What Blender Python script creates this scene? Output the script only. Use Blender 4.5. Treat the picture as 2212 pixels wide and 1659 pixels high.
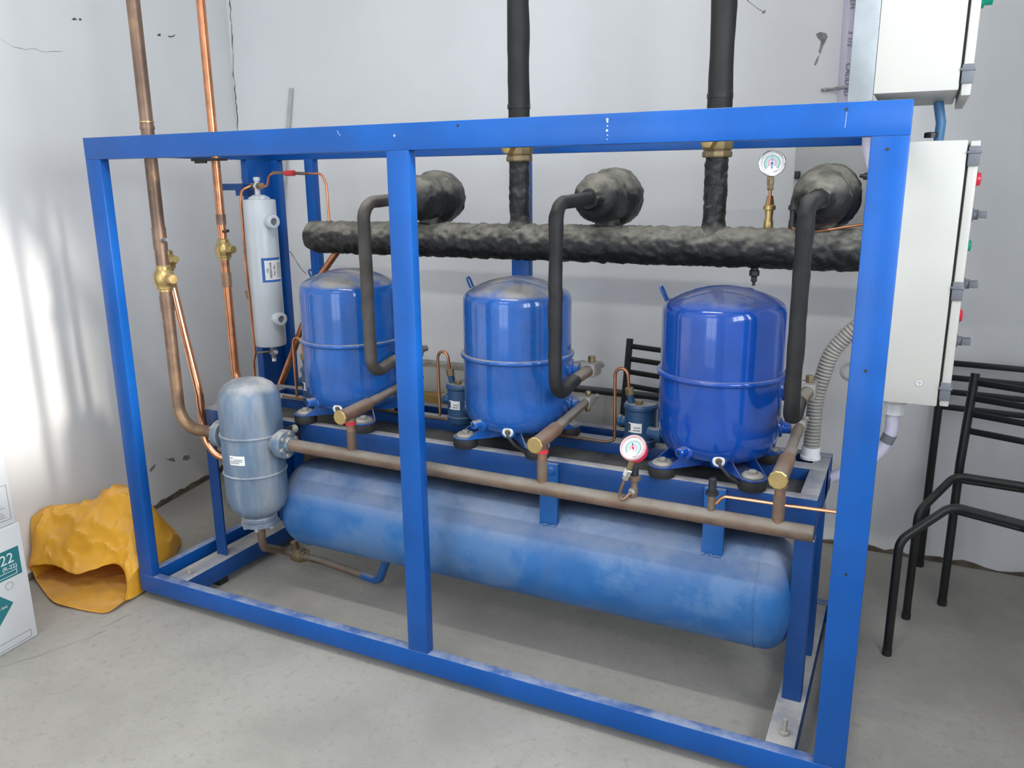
import bpy, bmesh, math, random
from mathutils import Vector, Matrix, Euler, noise
random.seed(7)
for o in list(bpy.data.objects): bpy.data.objects.remove(o)
scene = bpy.context.scene
COL = scene.collection
PI = math.pi
V = Vector

# ------------------------------------------------------------------ camera
F_PX = 1761.6
CAM_LOC = V((2.29125513, -1.73546103, 1.39040811))
CAM_ROT = Euler((1.32724928, 0.00953206627, 0.455279395), 'XYZ')
cam = bpy.data.cameras.new('camera'); cam_ob = bpy.data.objects.new('camera', cam)
COL.objects.link(cam_ob); cam_ob.location = CAM_LOC; cam_ob.rotation_euler = CAM_ROT
cam.sensor_fit = 'HORIZONTAL'; cam.sensor_width = 36.0; cam.lens = F_PX / 2212 * 36.0
cam.clip_start = 0.05; scene.camera = cam_ob

# ------------------------------------------------------------------ world, sun, lamps, exposure
scene.view_settings.view_transform = 'Standard'
scene.view_settings.look = 'None'
scene.view_settings.gamma = 1.0
scene.view_settings.use_curve_mapping = False
scene.view_settings.exposure = 0.16
w = bpy.data.worlds.new('sky'); scene.world = w; w.use_nodes = True
bg = w.node_tree.nodes['Background']; bg.inputs[0].default_value = (0.62, 0.74, 0.95, 1); bg.inputs[1].default_value = 2.0

def area(name, loc, rot, sx, sy, power, col):
    l = bpy.data.lights.new(name, 'AREA'); l.shape = 'RECTANGLE'; l.size = sx; l.size_y = sy
    l.energy = power; l.color = col
    o = bpy.data.objects.new(name, l); COL.objects.link(o); o.location = loc; o.rotation_euler = rot
    return o
ROOM_H = 3.0
RWX = 2.98          # right wall
FWY = -4.3         # wall behind the camera
# the two rows of ceiling tubes
area('ceiling_tube_light', (1.4, -0.95, 2.93), (0, 0, 0), 1.2, 0.06, 21, (1.0, 0.98, 0.94))
area('ceiling_tube_light', (1.1, -2.9, 2.93), (0, 0, 0), 1.2, 0.06, 16, (1.0, 0.98, 0.94))
# daylight through the right-wall window, plus fill added at the door behind the camera
area('window_daylight', (RWX + 0.14, -1.03, 1.72), (0, PI / 2, 0), 0.84, 1.8, 52, (0.84, 0.92, 1.0))
area('rear_fill_light', (1.1, FWY - 0.12, 1.5), (PI / 2, 0, 0), 1.6, 2.0, 26, (0.9, 0.95, 1.0))
sun = bpy.data.lights.new('sun', 'SUN'); sun.energy = 3.8; sun.angle = math.radians(6); sun.color = (1.0, 0.93, 0.84)
sun_ob = bpy.data.objects.new('sun', sun); COL.objects.link(sun_ob)
sun_ob.rotation_euler = V((-3.45, 0.42, -0.87)).to_track_quat('-Z', 'Y').to_euler()

# ------------------------------------------------------------------ pixel -> point
RM = CAM_ROT.to_matrix()
def ray(u, v): return RM @ V(((u - 1106) / F_PX, -(v - 829.5) / F_PX, -1.0))
def onp(u, v, ax, val):
    d = ray(u, v); return CAM_LOC + d * ((val - CAM_LOC[ax]) / d[ax])
def P(u, v, Y): return onp(u, v, 1, Y)
def PX(u, v, X): return onp(u, v, 0, X)
def PZ(u, v, Z): return onp(u, v, 2, Z)

# ------------------------------------------------------------------ materials
MATS = {}
def nd(nt, t, **k):
    n = nt.nodes.new(t)
    for a, b in k.items(): setattr(n, a, b)
    return n
def mat(name, col, rough=0.5, metal=0.0, var=0.12, vscale=6.0, dust=0.0, dlo=0.45, dhi=0.95, dcol=(0.44, 0.41, 0.36), dpat=0.25,
        dscale=9.0, film=0.0, bump=0.0, bscale=60.0, spec=0.5, col2=None, c2scale=5.0, c2lo=0.5, c2hi=0.62, coat=0.0, streak=0.0, emit=None):
    m = bpy.data.materials.new(name); m.use_nodes = True; nt = m.node_tree
    b = nt.nodes['Principled BSDF']; L = nt.links.new
    b.inputs['Metallic'].default_value = metal
    b.inputs['Specular IOR Level'].default_value = spec
    b.inputs['Coat Weight'].default_value = coat
    b.inputs['Coat Roughness'].default_value = 0.055
    tc = nd(nt, 'ShaderNodeTexCoord'); geo = nd(nt, 'ShaderNodeNewGeometry')
    def noi(scale, detail=5, rough=0.6, vec=None):
        n = nd(nt, 'ShaderNodeTexNoise'); n.inputs['Scale'].default_value = scale
        n.inputs['Detail'].default_value = detail; n.inputs['Roughness'].default_value = rough
        L(vec or geo.outputs['Position'], n.inputs['Vector']); return n
    def rng(src, lo, hi, a=0.0, c=1.0):
        r = nd(nt, 'ShaderNodeMapRange', interpolation_type='SMOOTHSTEP')
        r.inputs['From Min'].default_value = lo; r.inputs['From Max'].default_value = hi
        r.inputs['To Min'].default_value = a; r.inputs['To Max'].default_value = c
        L(src, r.inputs['Value']); return r.outputs[0]
    def mix(fac, a, c):
        x = nd(nt, 'ShaderNodeMix', data_type='RGBA'); L(fac, x.inputs[0])
        for s, i in ((a, 6), (c, 7)):
            if isinstance(s, tuple): x.inputs[i].default_value = (*s, 1)
            else: L(s, x.inputs[i])
        return x.outputs[2]
    n1 = noi(vscale)
    c = mix(rng(n1.outputs[0], 0.3, 0.7), tuple(x * (1 - var) for x in col), tuple(min(1, x * (1 + var)) for x in col))
    if col2:
        n3 = noi(c2scale, 6, 0.65); c = mix(rng(n3.outputs[0], c2lo, c2hi), c, col2)
    rg = None
    if dust or film:
        n2 = noi(dscale, 7, 0.68)
        sx = nd(nt, 'ShaderNodeSeparateXYZ'); L(geo.outputs['Normal'], sx.inputs[0])
        up = rng(sx.outputs[2], dlo, dhi)
        pat = rng(n2.outputs[0], 0.34, 0.62, dpat, 1.0)
        mu = nd(nt, 'ShaderNodeMath', operation='MULTIPLY'); L(up, mu.inputs[0]); L(pat, mu.inputs[1])
        mu2 = nd(nt, 'ShaderNodeMath', operation='MULTIPLY'); L(mu.outputs[0], mu2.inputs[0]); mu2.inputs[1].default_value = dust
        fac = mu2.outputs[0]
        if film:
            mp = nd(nt, 'ShaderNodeMapping'); mp.inputs['Scale'].default_value = (14, 14, 2.2) if streak else (6, 6, 6)
            L(geo.outputs['Position'], mp.inputs['Vector'])
            n4 = noi(1.0, 6, 0.62, mp.outputs[0])
            ff = rng(n4.outputs[0], 0.38, 0.7, 0.25 * film, film)
            ad = nd(nt, 'ShaderNodeMath', operation='MAXIMUM'); L(fac, ad.inputs[0]); L(ff, ad.inputs[1]); fac = ad.outputs[0]
        c = mix(fac, c, dcol)
        rg = nd(nt, 'ShaderNodeMapRange'); rg.inputs['To Min'].default_value = rough; rg.inputs['To Max'].default_value = 0.9
        L(fac, rg.inputs['Value'])
        L(rg.outputs[0], b.inputs['Roughness'])
        if metal:
            rm = nd(nt, 'ShaderNodeMapRange'); rm.inputs['To Min'].default_value = metal; rm.inputs['To Max'].default_value = 0.0
            L(fac, rm.inputs['Value']); L(rm.outputs[0], b.inputs['Metallic'])
    else:
        b.inputs['Roughness'].default_value = rough
    L(c, b.inputs['Base Color'])
    if bump:
        nb = noi(bscale, 6, 0.6); bp = nd(nt, 'ShaderNodeBump'); bp.inputs['Strength'].default_value = bump
        bp.inputs['Distance'].default_value = 0.004
        L(nb.outputs[0], bp.inputs['Height']); L(bp.outputs[0], b.inputs['Normal'])
    if emit:
        b.inputs['Emission Color'].default_value = (*emit[0], 1); b.inputs['Emission Strength'].default_value = emit[1]
    MATS[name] = m; return m

DUST = (0.42, 0.39, 0.345)
mat('wall_paint', (0.83, 0.83, 0.825), 0.85, var=0.03, vscale=1.6, bump=0.12, bscale=45)
mat('wall_dirt', (0.15, 0.12, 0.09), 0.95, var=0.4, vscale=14, bump=0.5)
mat('plaster_grey', (0.30, 0.29, 0.27), 0.95, var=0.25, vscale=30)
mat('crack_dark', (0.10, 0.095, 0.09), 0.95)
mat('concrete', (0.37, 0.35, 0.31), 0.82, var=0.14, vscale=1.8, col2=(0.31, 0.285, 0.245), c2scale=38, c2lo=0.5, c2hi=0.78, bump=0.45, bscale=110)
mat('frame_blue', (0.003, 0.080, 0.335), 0.32, var=0.12, vscale=4, dust=0.85, dlo=0.6, dhi=0.98, dscale=14, dcol=(0.33, 0.37, 0.47), film=0.015, spec=0.3)
mat('stand_blue', (0.004, 0.052, 0.21), 0.38, var=0.12, vscale=5, dust=0.97, dlo=0.5, dhi=0.95, dscale=9, dpat=0.6, dcol=(0.42, 0.40, 0.365), film=0.03, spec=0.3)
mat('strap_blue', (0.008, 0.10, 0.34), 0.42, var=0.1, dust=0.6, film=0.05, spec=0.3)
mat('compressor_blue', (0.003, 0.088, 0.36), 0.25, var=0.16, vscale=7, dust=0.95, dlo=0.42, dhi=0.80, dscale=13, dpat=0.35, dcol=(0.31, 0.285, 0.245), film=0.06, coat=0.8, spec=0.2)
mat('compressor_blue_clean', (0.002, 0.056, 0.32), 0.2, var=0.12, vscale=7, dust=0.5, dlo=0.5, dhi=0.95, dscale=8, dcol=(0.27, 0.26, 0.25), film=0.02, coat=0.9, spec=0.2)
mat('tank_blue', (0.010, 0.115, 0.34), 0.42, var=0.14, vscale=5, dust=0.66, dlo=0.15, dhi=0.75, dscale=5, dpat=0.45, dcol=(0.32, 0.345, 0.40), film=0.14, spec=0.3, col2=(0.06, 0.165, 0.36), c2scale=4, c2lo=0.48, c2hi=0.6)
mat('vessel_blue', (0.045, 0.11, 0.20), 0.48, var=0.2, vscale=12, dust=0.92, dlo=0.25, dhi=0.85, dscale=12, dpat=0.4, dcol=(0.47, 0.455, 0.42), film=0.48, streak=1)
mat('regulator_blue', (0.022, 0.075, 0.17), 0.42, var=0.15, dust=0.9, dlo=0.6, dhi=0.95, dcol=DUST)
mat('copper', (0.62, 0.26, 0.13), 0.30, 0.9, var=0.18, vscale=16, col2=(0.28, 0.15, 0.09), c2scale=9, c2lo=0.5, c2hi=0.72)
mat('copper_bright', (0.78, 0.36, 0.19), 0.22, 0.95, var=0.1, vscale=16)
mat('copper_burnt', (0.21, 0.135, 0.095), 0.45, 0.6, var=0.3, vscale=7, col2=(0.40, 0.25, 0.13), c2scale=4, c2lo=0.47, c2hi=0.66)
mat('copper_dull', (0.27, 0.155, 0.10), 0.5, 0.4, var=0.2, vscale=12, dust=0.6, dlo=0.2, dhi=0.9, dcol=(0.30, 0.27, 0.23))
mat('pipe_dusty', (0.16, 0.095, 0.06), 0.55, 0.3, var=0.3, vscale=10, dust=0.97, dlo=-0.1, dhi=0.6, dscale=8, dpat=0.5, dcol=(0.25, 0.225, 0.19), film=0.32)
mat('brass', (0.47, 0.34, 0.14), 0.36, 0.8, var=0.15, vscale=14, dust=0.3, dcol=DUST)
mat('brass_old', (0.27, 0.20, 0.105), 0.45, 0.65, var=0.2, vscale=20, dust=0.5, dcol=DUST)
mat('steel_dusty', (0.36, 0.34, 0.30), 0.55, 0.4, var=0.15, vscale=20, dust=0.8, dlo=0.3, dhi=0.9, dcol=DUST)
mat('galvanised', (0.38, 0.41, 0.42), 0.5, 0.4, var=0.12, vscale=12)
mat('chrome', (0.75, 0.75, 0.74), 0.18, 1.0, var=0.05)
mat('black_rubber', (0.018, 0.017, 0.016), 0.65, var=0.2, dust=0.35, dcol=(0.25, 0.24, 0.22))
mat('insulation_black', (0.013, 0.013, 0.0135), 0.62, var=0.25, vscale=25, dust=0.4, dlo=0.45, dhi=0.98, dcol=(0.22, 0.21, 0.19), film=0.035, bump=0.1, bscale=120, spec=0.35)
mat('insulation_worn', (0.035, 0.029, 0.025), 0.6, var=0.3, vscale=12, dust=0.75, dlo=0.2, dhi=0.9, dcol=(0.30, 0.26, 0.22), film=0.18, bump=0.1, bscale=120)
mat('tape_black', (0.0085, 0.009, 0.0095), 0.36, var=0.3, vscale=30, dust=0.95, dlo=0.0, dhi=0.75, dscale=26, dpat=0.45, dcol=(0.265, 0.25, 0.205), film=0.02, bump=0.8, bscale=85, spec=0.4)
mat('tank_grey', (0.56, 0.60, 0.63), 0.30, var=0.04, vscale=3)
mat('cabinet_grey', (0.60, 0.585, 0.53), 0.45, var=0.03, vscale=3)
mat('wall_box_grey', (0.47, 0.475, 0.45), 0.5, var=0.04)  # the wall box's own grey
mat('black_plastic', (0.02, 0.02, 0.022), 0.4, var=0.1)
mat('grey_plastic', (0.16, 0.17, 0.19), 0.45, var=0.1)
mat('white_plastic', (0.78, 0.78, 0.78), 0.4, var=0.04)
mat('pvc_lilac', (0.62, 0.58, 0.70), 0.4, var=0.06)
mat('conduit_blue', (0.10, 0.27, 0.50), 0.4, var=0.08)
mat('conduit_grey', (0.30, 0.28, 0.25), 0.6, var=0.15, dust=0.3)
mat('red_plastic', (0.75, 0.02, 0.05), 0.3, var=0.05)
mat('green_plastic', (0.0, 0.32, 0.20), 0.35, var=0.05)
mat('rim_pink', (0.72, 0.42, 0.42), 0.25, var=0.05)
mat('red_tape', (0.62, 0.03, 0.04), 0.4, var=0.15)
mat('paper_white', (0.78, 0.78, 0.76), 0.7, var=0.04)
mat('ink_dark', (0.03, 0.035, 0.04), 0.7)
mat('ink_grey', (0.20, 0.20, 0.22), 0.7)
mat('ink_blue', (0.03, 0.13, 0.45), 0.6)
mat('ink_teal', (0.02, 0.19, 0.21), 0.6, var=0.05)
mat('ink_mint', (0.35, 0.60, 0.55), 0.6)
mat('ink_pink', (0.70, 0.35, 0.42), 0.6)
mat('glass', (0.9, 0.92, 0.92), 0.05)
mat('carton_white', (0.74, 0.74, 0.73), 0.8, var=0.05, vscale=5)
mat('cardboard', (0.27, 0.19, 0.11), 0.9, var=0.15, dust=0.5, dcol=(0.24, 0.19, 0.13))
mat('foam_white', (0.55, 0.54, 0.49), 0.8, var=0.05, dust=0.95, dcol=(0.20, 0.16, 0.11), dlo=0.5)
mat('board_yellow', (0.42, 0.27, 0.08), 0.8, var=0.2, vscale=8)
mat('board_grey', (0.40, 0.385, 0.35), 0.8, var=0.05, dust=0.6)
mat('sack_yellow', (0.95, 0.50, 0.045), 0.45, var=0.12, vscale=9, dust=0.5, dlo=0.25, dhi=0.95, dscale=7, dcol=(0.75, 0.48, 0.22), bump=0.3, bscale=28)
mat('chair_black', (0.013, 0.013, 0.013), 0.38, var=0.2, dust=0.25, dcol=(0.2, 0.19, 0.17))
mat('lath_grey', (0.52, 0.52, 0.50), 0.6, var=0.1, vscale=20)

# glass covers: real transmission
_g = MATS['glass'].node_tree.nodes['Principled BSDF']
_g.inputs['Transmission Weight'].default_value = 1.0; _g.inputs['IOR'].default_value = 1.05

# thin sack film lets light through
_nt = MATS['sack_yellow'].node_tree; _pb = _nt.nodes['Principled BSDF']; _out = _nt.nodes['Material Output']
_tr = _nt.nodes.new('ShaderNodeBsdfTranslucent'); _tr.inputs[0].default_value = (0.95, 0.42, 0.02, 1)
_mx = _nt.nodes.new('ShaderNodeMixShader'); _mx.inputs[0].default_value = 0.25
_nt.links.new(_pb.outputs[0], _mx.inputs[1]); _nt.links.new(_tr.outputs[0], _mx.inputs[2]); _nt.links.new(_mx.outputs[0], _out.inputs['Surface'])

# ------------------------------------------------------------------ mesh builder
def fillet(pts, R, n=7):
    pts = [V(p) for p in pts]
    if len(pts) < 3 or not R: return pts
    out = [pts[0]]
    for i in range(1, len(pts) - 1):
        a, b, c = pts[i - 1], pts[i], pts[i + 1]
        d1 = (a - b); d2 = (c - b); l1, l2 = d1.length, d2.length
        d1.normalize(); d2.normalize(); ang = d1.angle(d2)
        if ang > PI - 0.03: out.append(b); continue
        t = min(R / math.tan(ang / 2), 0.48 * l1, 0.48 * l2); r = t * math.tan(ang / 2)
        p, q = b + d1 * t, b + d2 * t
        cc = b + (d1 + d2).normalized() * (r / math.sin(ang / 2))
        v1 = p - cc; v2 = q - cc; full = v1.angle(v2); ax = v1.cross(v2).normalized()
        for k in range(n + 1): out.append(cc + Matrix.Rotation(full * k / n, 3, ax) @ v1)
    out.append(pts[-1]); return out
def frame_of(ax):
    ax = V(ax).normalized(); h = V((0, 0, 1)) if abs(ax.z) < 0.9 else V((1, 0, 0))
    x = h.cross(ax).normalized(); return x, ax.cross(x).normalized(), ax

class MB:
    def __init__(s): s.v = []; s.f = []
    def add(s, vs, fs):
        o = len(s.v); s.v += [V(p) for p in vs]; s.f += [tuple(i + o for i in f) for f in fs]; return s
    def box(s, lo, hi):
        x0, y0, z0 = lo; x1, y1, z1 = hi
        return s.add([(x0, y0, z0), (x1, y0, z0), (x1, y1, z0), (x0, y1, z0), (x0, y0, z1), (x1, y0, z1), (x1, y1, z1), (x0, y1, z1)],
                     [(0, 3, 2, 1), (4, 5, 6, 7), (0, 1, 5, 4), (1, 2, 6, 5), (2, 3, 7, 6), (3, 0, 4, 7)])
    def obox(s, c, size, M):
        a = MB().box([-d / 2 for d in size], [d / 2 for d in size]); c = V(c)
        return s.add([c + M @ p for p in a.v], a.f)
    def tube(s, pts, r, seg=14, bend=0.0, cap=True, wob=0.0, wscale=30.0, res=None, nb=7):
        path = fillet(pts, bend, nb)
        if res:
            q = [path[0]]
            for a, b in zip(path, path[1:]):
                n = max(1, int((b - a).length / res))
                q += [a.lerp(b, k / n) for k in range(1, n + 1)]
            path = q
        n = len(path); T = []
        for i in range(n):
            a = path[max(i - 1, 0)]; b = path[min(i + 1, n - 1)]; T.append((b - a).normalized())
        x, y, _ = frame_of(T[0]); vs = []; L = 0.0; tot = sum((b - a).length for a, b in zip(path, path[1:])) or 1
        for i in range(n):
            if i:
                L += (path[i] - path[i - 1]).length
                q = T[i - 1].rotation_difference(T[i]); x = q @ x; y = q @ y
            rr = r(L / tot) if callable(r) else r
            for k in range(seg):
                t = 2 * PI * k / seg; d = x * math.cos(t) + y * math.sin(t); p = path[i] + d * rr
                if wob: p = p + d * wob * (noise.turbulence(p * wscale, 3, False) - 0.5) * 2
                vs.append(p)
        fs = [(i * seg + k, i * seg + (k + 1) % seg, (i + 1) * seg + (k + 1) % seg, (i + 1) * seg + k) for i in range(n - 1) for k in range(seg)]
        if cap:
            fs.append(tuple(reversed(range(seg)))); fs.append(tuple(range((n - 1) * seg, n * seg)))
        return s.add(vs, fs)
    def lathe(s, prof, org, ax=(0, 0, 1), seg=32, wob=0.0, wscale=30.0, cap=True, wrap=None):
        x, y, a = frame_of(ax); org = V(org); vs = []; n = len(prof)
        for (r, h) in prof:
            for k in range(seg):
                t = 2 * PI * k / seg; d = x * math.cos(t) + y * math.sin(t); p = org + a * h + d * max(r, 1e-5)
                if wrap and r > 1e-3:
                    ph = (h / wrap[0] + t / (2 * PI) + .35 * noise.noise(V((h * 9, math.cos(t) * .5, math.sin(t) * .5)))) % 1.0
                    p = p + d * wrap[1] * (ph if ph < .85 else (1 - ph) / .15 * .85)
                if wob and r > 1e-3: p = p + (d + a * 0.3) * wob * (noise.turbulence(p * wscale, 3, False) - 0.5) * 2
                vs.append(p)
        fs = [(i * seg + k, i * seg + (k + 1) % seg, (i + 1) * seg + (k + 1) % seg, (i + 1) * seg + k) for i in range(n - 1) for k in range(seg)]
        if cap:
            if prof[0][0] > 1e-4: fs.append(tuple(reversed(range(seg))))
            if prof[-1][0] > 1e-4: fs.append(tuple(range((n - 1) * seg, n * seg)))
        return s.add(vs, fs)
    def cyl(s, a, b, r, seg=16): 
        a = V(a); b = V(b); return s.lathe([(r, 0), (r, (b - a).length)], a, b - a, seg)
    def hexn(s, a, b, r): 
        a = V(a); b = V(b); L = (b - a).length; e = min(0.0015, L / 4)
        return s.lathe([(r * .86, 0), (r, e), (r, L - e), (r * .86, L)], a, b - a, 6)
    def ring(s, c, ax, R, r, seg=40, ss=10, a0=0, a1=2 * PI):
        x, y, a = frame_of(ax); c = V(c); full = abs(a1 - a0 - 2 * PI) < 1e-6; n = seg if full else seg + 1; vs = []
        for i in range(n):
            t = a0 + (a1 - a0) * i / seg; d = x * math.cos(t) + y * math.sin(t)
            for k in range(ss):
                u = 2 * PI * k / ss; vs.append(c + d * (R + r * math.cos(u)) + a * (r * math.sin(u)))
        fs = []
        for i in range(seg):
            j = (i + 1) % n
            fs += [(i * ss + k, j * ss + k, j * ss + (k + 1) % ss, i * ss + (k + 1) % ss) for k in range(ss)]
        return s.add(vs, fs)
    def prism(s, poly, org, ux, uy, depth):
        org = V(org); ux = V(ux); uy = V(uy); n = ux.cross(uy).normalized() * depth; m = len(poly)
        vs = [org + ux * p[0] + uy * p[1] for p in poly]; vs += [p + n for p in vs]
        fs = [tuple(reversed(range(m))), tuple(range(m, 2 * m))] + [(i, (i + 1) % m, m + (i + 1) % m, m + i) for i in range(m)]
        return s.add(vs, fs)
    def cpatch(s, c, r, a0, a1, z0, z1, n=8, t=0.0006):
        c = V(c); vs = []; 
        for rr in (r + t, r + 0.0001):
            for z in (z0, z1):
                for k in range(n + 1):
                    a = a0 + (a1 - a0) * k / n; vs.append((c.x + rr * math.cos(a), c.y + rr * math.sin(a), z))
        m = n + 1
        fs = [(k, k + 1, m + k + 1, m + k) for k in range(n)] + [(2 * m + k + 1, 2 * m + k, 3 * m + k, 3 * m + k + 1) for k in range(n)]
        return s.add(vs, fs)
    def build(s, name, material, parent=None, smooth=35, bevel=0.0, bseg=2, label=None, kind=None):
        me = bpy.data.meshes.new(name); me.from_pydata([tuple(p) for p in s.v], [], s.f)
        bm = bmesh.new(); bm.from_mesh(me)
        bmesh.ops.remove_doubles(bm, verts=bm.verts, dist=1e-5)
        bmesh.ops.recalc_face_normals(bm, faces=bm.faces)
        if bevel:
            ed = [e for e in bm.edges if len(e.link_faces) == 2 and e.calc_face_angle() > 0.6]
            bmesh.ops.bevel(bm, geom=ed, offset=bevel, segments=bseg, affect='EDGES', profile=0.5, clamp_overlap=True)
        bm.to_mesh(me); bm.free()
        if smooth:
            for p in me.polygons: p.use_smooth = True
            me.set_sharp_from_angle(angle=math.radians(smooth))
        me.materials.append(MATS[material])
        o = bpy.data.objects.new(name, me); COL.objects.link(o)
        if parent is not None:
            root = parent
            while root.parent is not None: root = root.parent
            o.parent = parent; off = V((0, 0, 0)); q = parent
            while q is not None: off = off + q.location; q = q.parent
            me.transform(Matrix.Translation(-off))
        if label: o['label'] = label
        if kind: o['kind'] = kind
        return o
def tag(o, label, cat, group=None):
    o['label'] = label; o['category'] = cat
    if group: o['group'] = group
    return o
def thing(name, label, cat, loc=(0, 0, 0), group=None):
    o = bpy.data.objects.new(name, None); COL.objects.link(o); o.location = loc; o.empty_display_size = 0.05
    return tag(o, label, cat, group)
def struct(o): o['kind'] = 'structure'; return o
def copy_tree(o, parent=None):
    c = o.copy(); COL.objects.link(c); c.parent = parent
    for ch in [x for x in o.children]: copy_tree(ch, c)
    return c
def text(name, body, size, org, ux, uy, material, parent, ext=0.0004, align='LEFT'):
    cu = bpy.data.curves.new(name, 'FONT'); cu.body = body; cu.size = size; cu.extrude = ext; cu.align_x = align; cu.resolution_u = 3
    t = bpy.data.objects.new(name, cu); COL.objects.link(t)
    dg = bpy.context.evaluated_depsgraph_get(); me = bpy.data.meshes.new_from_object(t.evaluated_get(dg))
    bpy.data.objects.remove(t); bpy.data.curves.remove(cu)
    ux = V(ux).normalized(); uy = V(uy).normalized(); n = ux.cross(uy)
    M = Matrix((ux, uy, n)).transposed().to_4x4(); M.translation = V(org); me.transform(M)
    mb = MB(); mb.v = [v.co.copy() for v in me.vertices]; mb.f = [tuple(p.vertices) for p in me.polygons]
    bpy.data.meshes.remove(me)
    return mb.build(name, material, parent, smooth=0)

# ================================================================== ROOM
YB = 1.46
LW0, LW1 = V((-0.785, YB, 0)), V((0.34, FWY, 0))       # foot line of the slanting left wall
LD = (LW1 - LW0).normalized(); LN = V((-LD.y, LD.x, 0)); LN = LN if LN.x > 0 else -LN
def lwall(u, v, off=0.0):
    d = ray(u, v); t = (LW0 + LN * off - CAM_LOC).dot(LN) / d.dot(LN); return CAM_LOC + d * t
struct(MB().box((-1.4, FWY - 0.2, -0.1), (RWX + 0.25, YB + 0.25, 0)).build('floor', 'concrete', smooth=0))
struct(MB().box((-1.4, FWY - 0.2, ROOM_H), (RWX + 0.25, YB + 0.25, ROOM_H + 0.1)).build('ceiling', 'wall_paint', smooth=0))
wall_back = struct(MB().box((-1.1, YB, 0), (RWX + 0.25, YB + 0.2, ROOM_H)).build('wall_back', 'wall_paint', smooth=0))
lw = MB(); a, b = LW0 - LD * 0.2, LW1 + LD * 0.2
lw.add([a, b, b - LN * 0.2, a - LN * 0.2] + [p + V((0, 0, ROOM_H)) for p in (a, b, b - LN * 0.2, a - LN * 0.2)],
       [(0, 1, 2, 3), (7, 6, 5, 4), (0, 4, 5, 1), (1, 5, 6, 2), (2, 6, 7, 3), (3, 7, 4, 0)])
wall_left = struct(lw.build('wall_left', 'wall_paint', smooth=0))
# right wall with its window, front wall with its glazed door
wy0, wy1, wz0, wz1 = -1.95, -0.12, 1.30, 2.14
r_ = MB()
for lo, hi in (((RWX, FWY - .2, 0), (RWX + .2, wy0, ROOM_H)), ((RWX, wy1, 0), (RWX + .2, YB + .2, ROOM_H)), ((RWX, wy0, 0), (RWX + .2, wy1, wz0)), ((RWX, wy0, wz1), (RWX + .2, wy1, ROOM_H))): r_.box(lo, hi)
wall_right = struct(r_.build('wall_right', 'wall_paint', smooth=0))
wf = MB()
for y in (wy0, (2 * wy0 + wy1) / 3, (wy0 + 2 * wy1) / 3, wy1 - .05): wf.box((RWX + .06, y, wz0), (RWX + .1, y + .05, wz1))
for z in (wz0, 1.68, wz1 - .05): wf.box((RWX + .06, wy0, z), (RWX + .1, wy1, z + .05))
struct(wf.build('window_1', 'white_plastic', smooth=0))
f_ = MB()
for lo, hi in (((-.2, FWY - .2, 0), (.3, FWY, ROOM_H)), ((1.9, FWY - .2, 0), (RWX + .2, FWY, ROOM_H)), ((.3, FWY - .2, 2.5), (1.9, FWY, ROOM_H))): f_.box(lo, hi)
struct(f_.build('wall_front', 'wall_paint', smooth=0))
df = MB()
for x in (.3, 1.08, 1.85): df.box((x, FWY - .1, 0), (x + .05, FWY - .06, 2.5))
for z in (0, .9, 2.45): df.box((.3, FWY - .1, z), (1.9, FWY - .06, z + .05))
struct(df.build('door_1', 'white_plastic', smooth=0))

def ragged(a, b, n, h0, h1, seed, nrm, t=0.004):
    rnd = random.Random(seed); a = V(a); b = V(b); vs = []; fs = []
    for i in range(n + 1):
        p = a.lerp(b, i / n); h = h0 + (h1 - h0) * (0.5 + 0.5 * noise.noise(V((i * 0.31 + seed * 9, seed, 0)))) + rnd.uniform(-.006, .006)
        vs += [p, p + V((0, 0, h)), p + nrm * t, p + nrm * t + V((0, 0, max(h - .003, .002)))]
    for i in range(n):
        k = 4 * i; fs += [(k + 2, k + 6, k + 7, k + 3), (k + 1, k + 3, k + 7, k + 5)]
    return MB().add(vs, fs)
ragged(LW0, LW0.lerp(LW1, .5), 90, 0.0, 0.05, 3, LN).build('exposed_base', 'wall_dirt', wall_left, smooth=0)
ragged((-.78, YB, 0), (2.97, YB, 0), 100, 0.0, 0.035, 5, V((0, -1, 0))).build('exposed_base', 'wall_dirt', wall_back, smooth=0)
def crack(pts, wd, nrm, parent, m='crack_dark', jit=0.004, seed=1):
    rnd = random.Random(seed); q = []
    for a, b in zip(pts, pts[1:]):
        n = max(2, int((b - a).length / 0.02))
        q += [a.lerp(b, k / n) + V((rnd.uniform(-1, 1), rnd.uniform(-1, 1), rnd.uniform(-1, 1))) * jit for k in range(n)]
    q.append(pts[-1]); vs = []; fs = []
    for i, p in enumerate(q):
        p = p - nrm * (p - pts[0]).dot(nrm) + nrm * 0.0008
        d = (q[min(i + 1, len(q) - 1)] - q[max(i - 1, 0)]).normalized().cross(nrm) * wd * (0.25 + rnd.random())
        vs += [p + d, p - d]
    fs = [(2 * i, 2 * i + 2, 2 * i + 3, 2 * i + 1) for i in range(len(q) - 1)]
    return MB().add(vs, fs).build('crack', m, parent, smooth=0)
NB = V((0, -1, 0))
crack([P(u, v, YB) for u, v in ((497, 0), (500, 60), (504, 150), (512, 240), (514, 290), (522, 350), (524, 392))], 0.003, NB, wall_back, seed=4)
crack([P(u, v, YB) for u, v in ((602, 541), (627, 543), (645, 572), (662, 592))], 0.0018, NB, wall_back, seed=5)
crack([P(u, v, YB) for u, v in ((1612, 0), (1640, 20), (1650, 30))], 0.0018, NB, wall_back, 'plaster_grey', seed=6)
crack([lwall(u, v) for u, v in ((2, 85), (25, 98), (55, 105), (100, 112), (135, 111))], 0.001, LN, wall_left, 'plaster_grey', seed=7)
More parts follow.
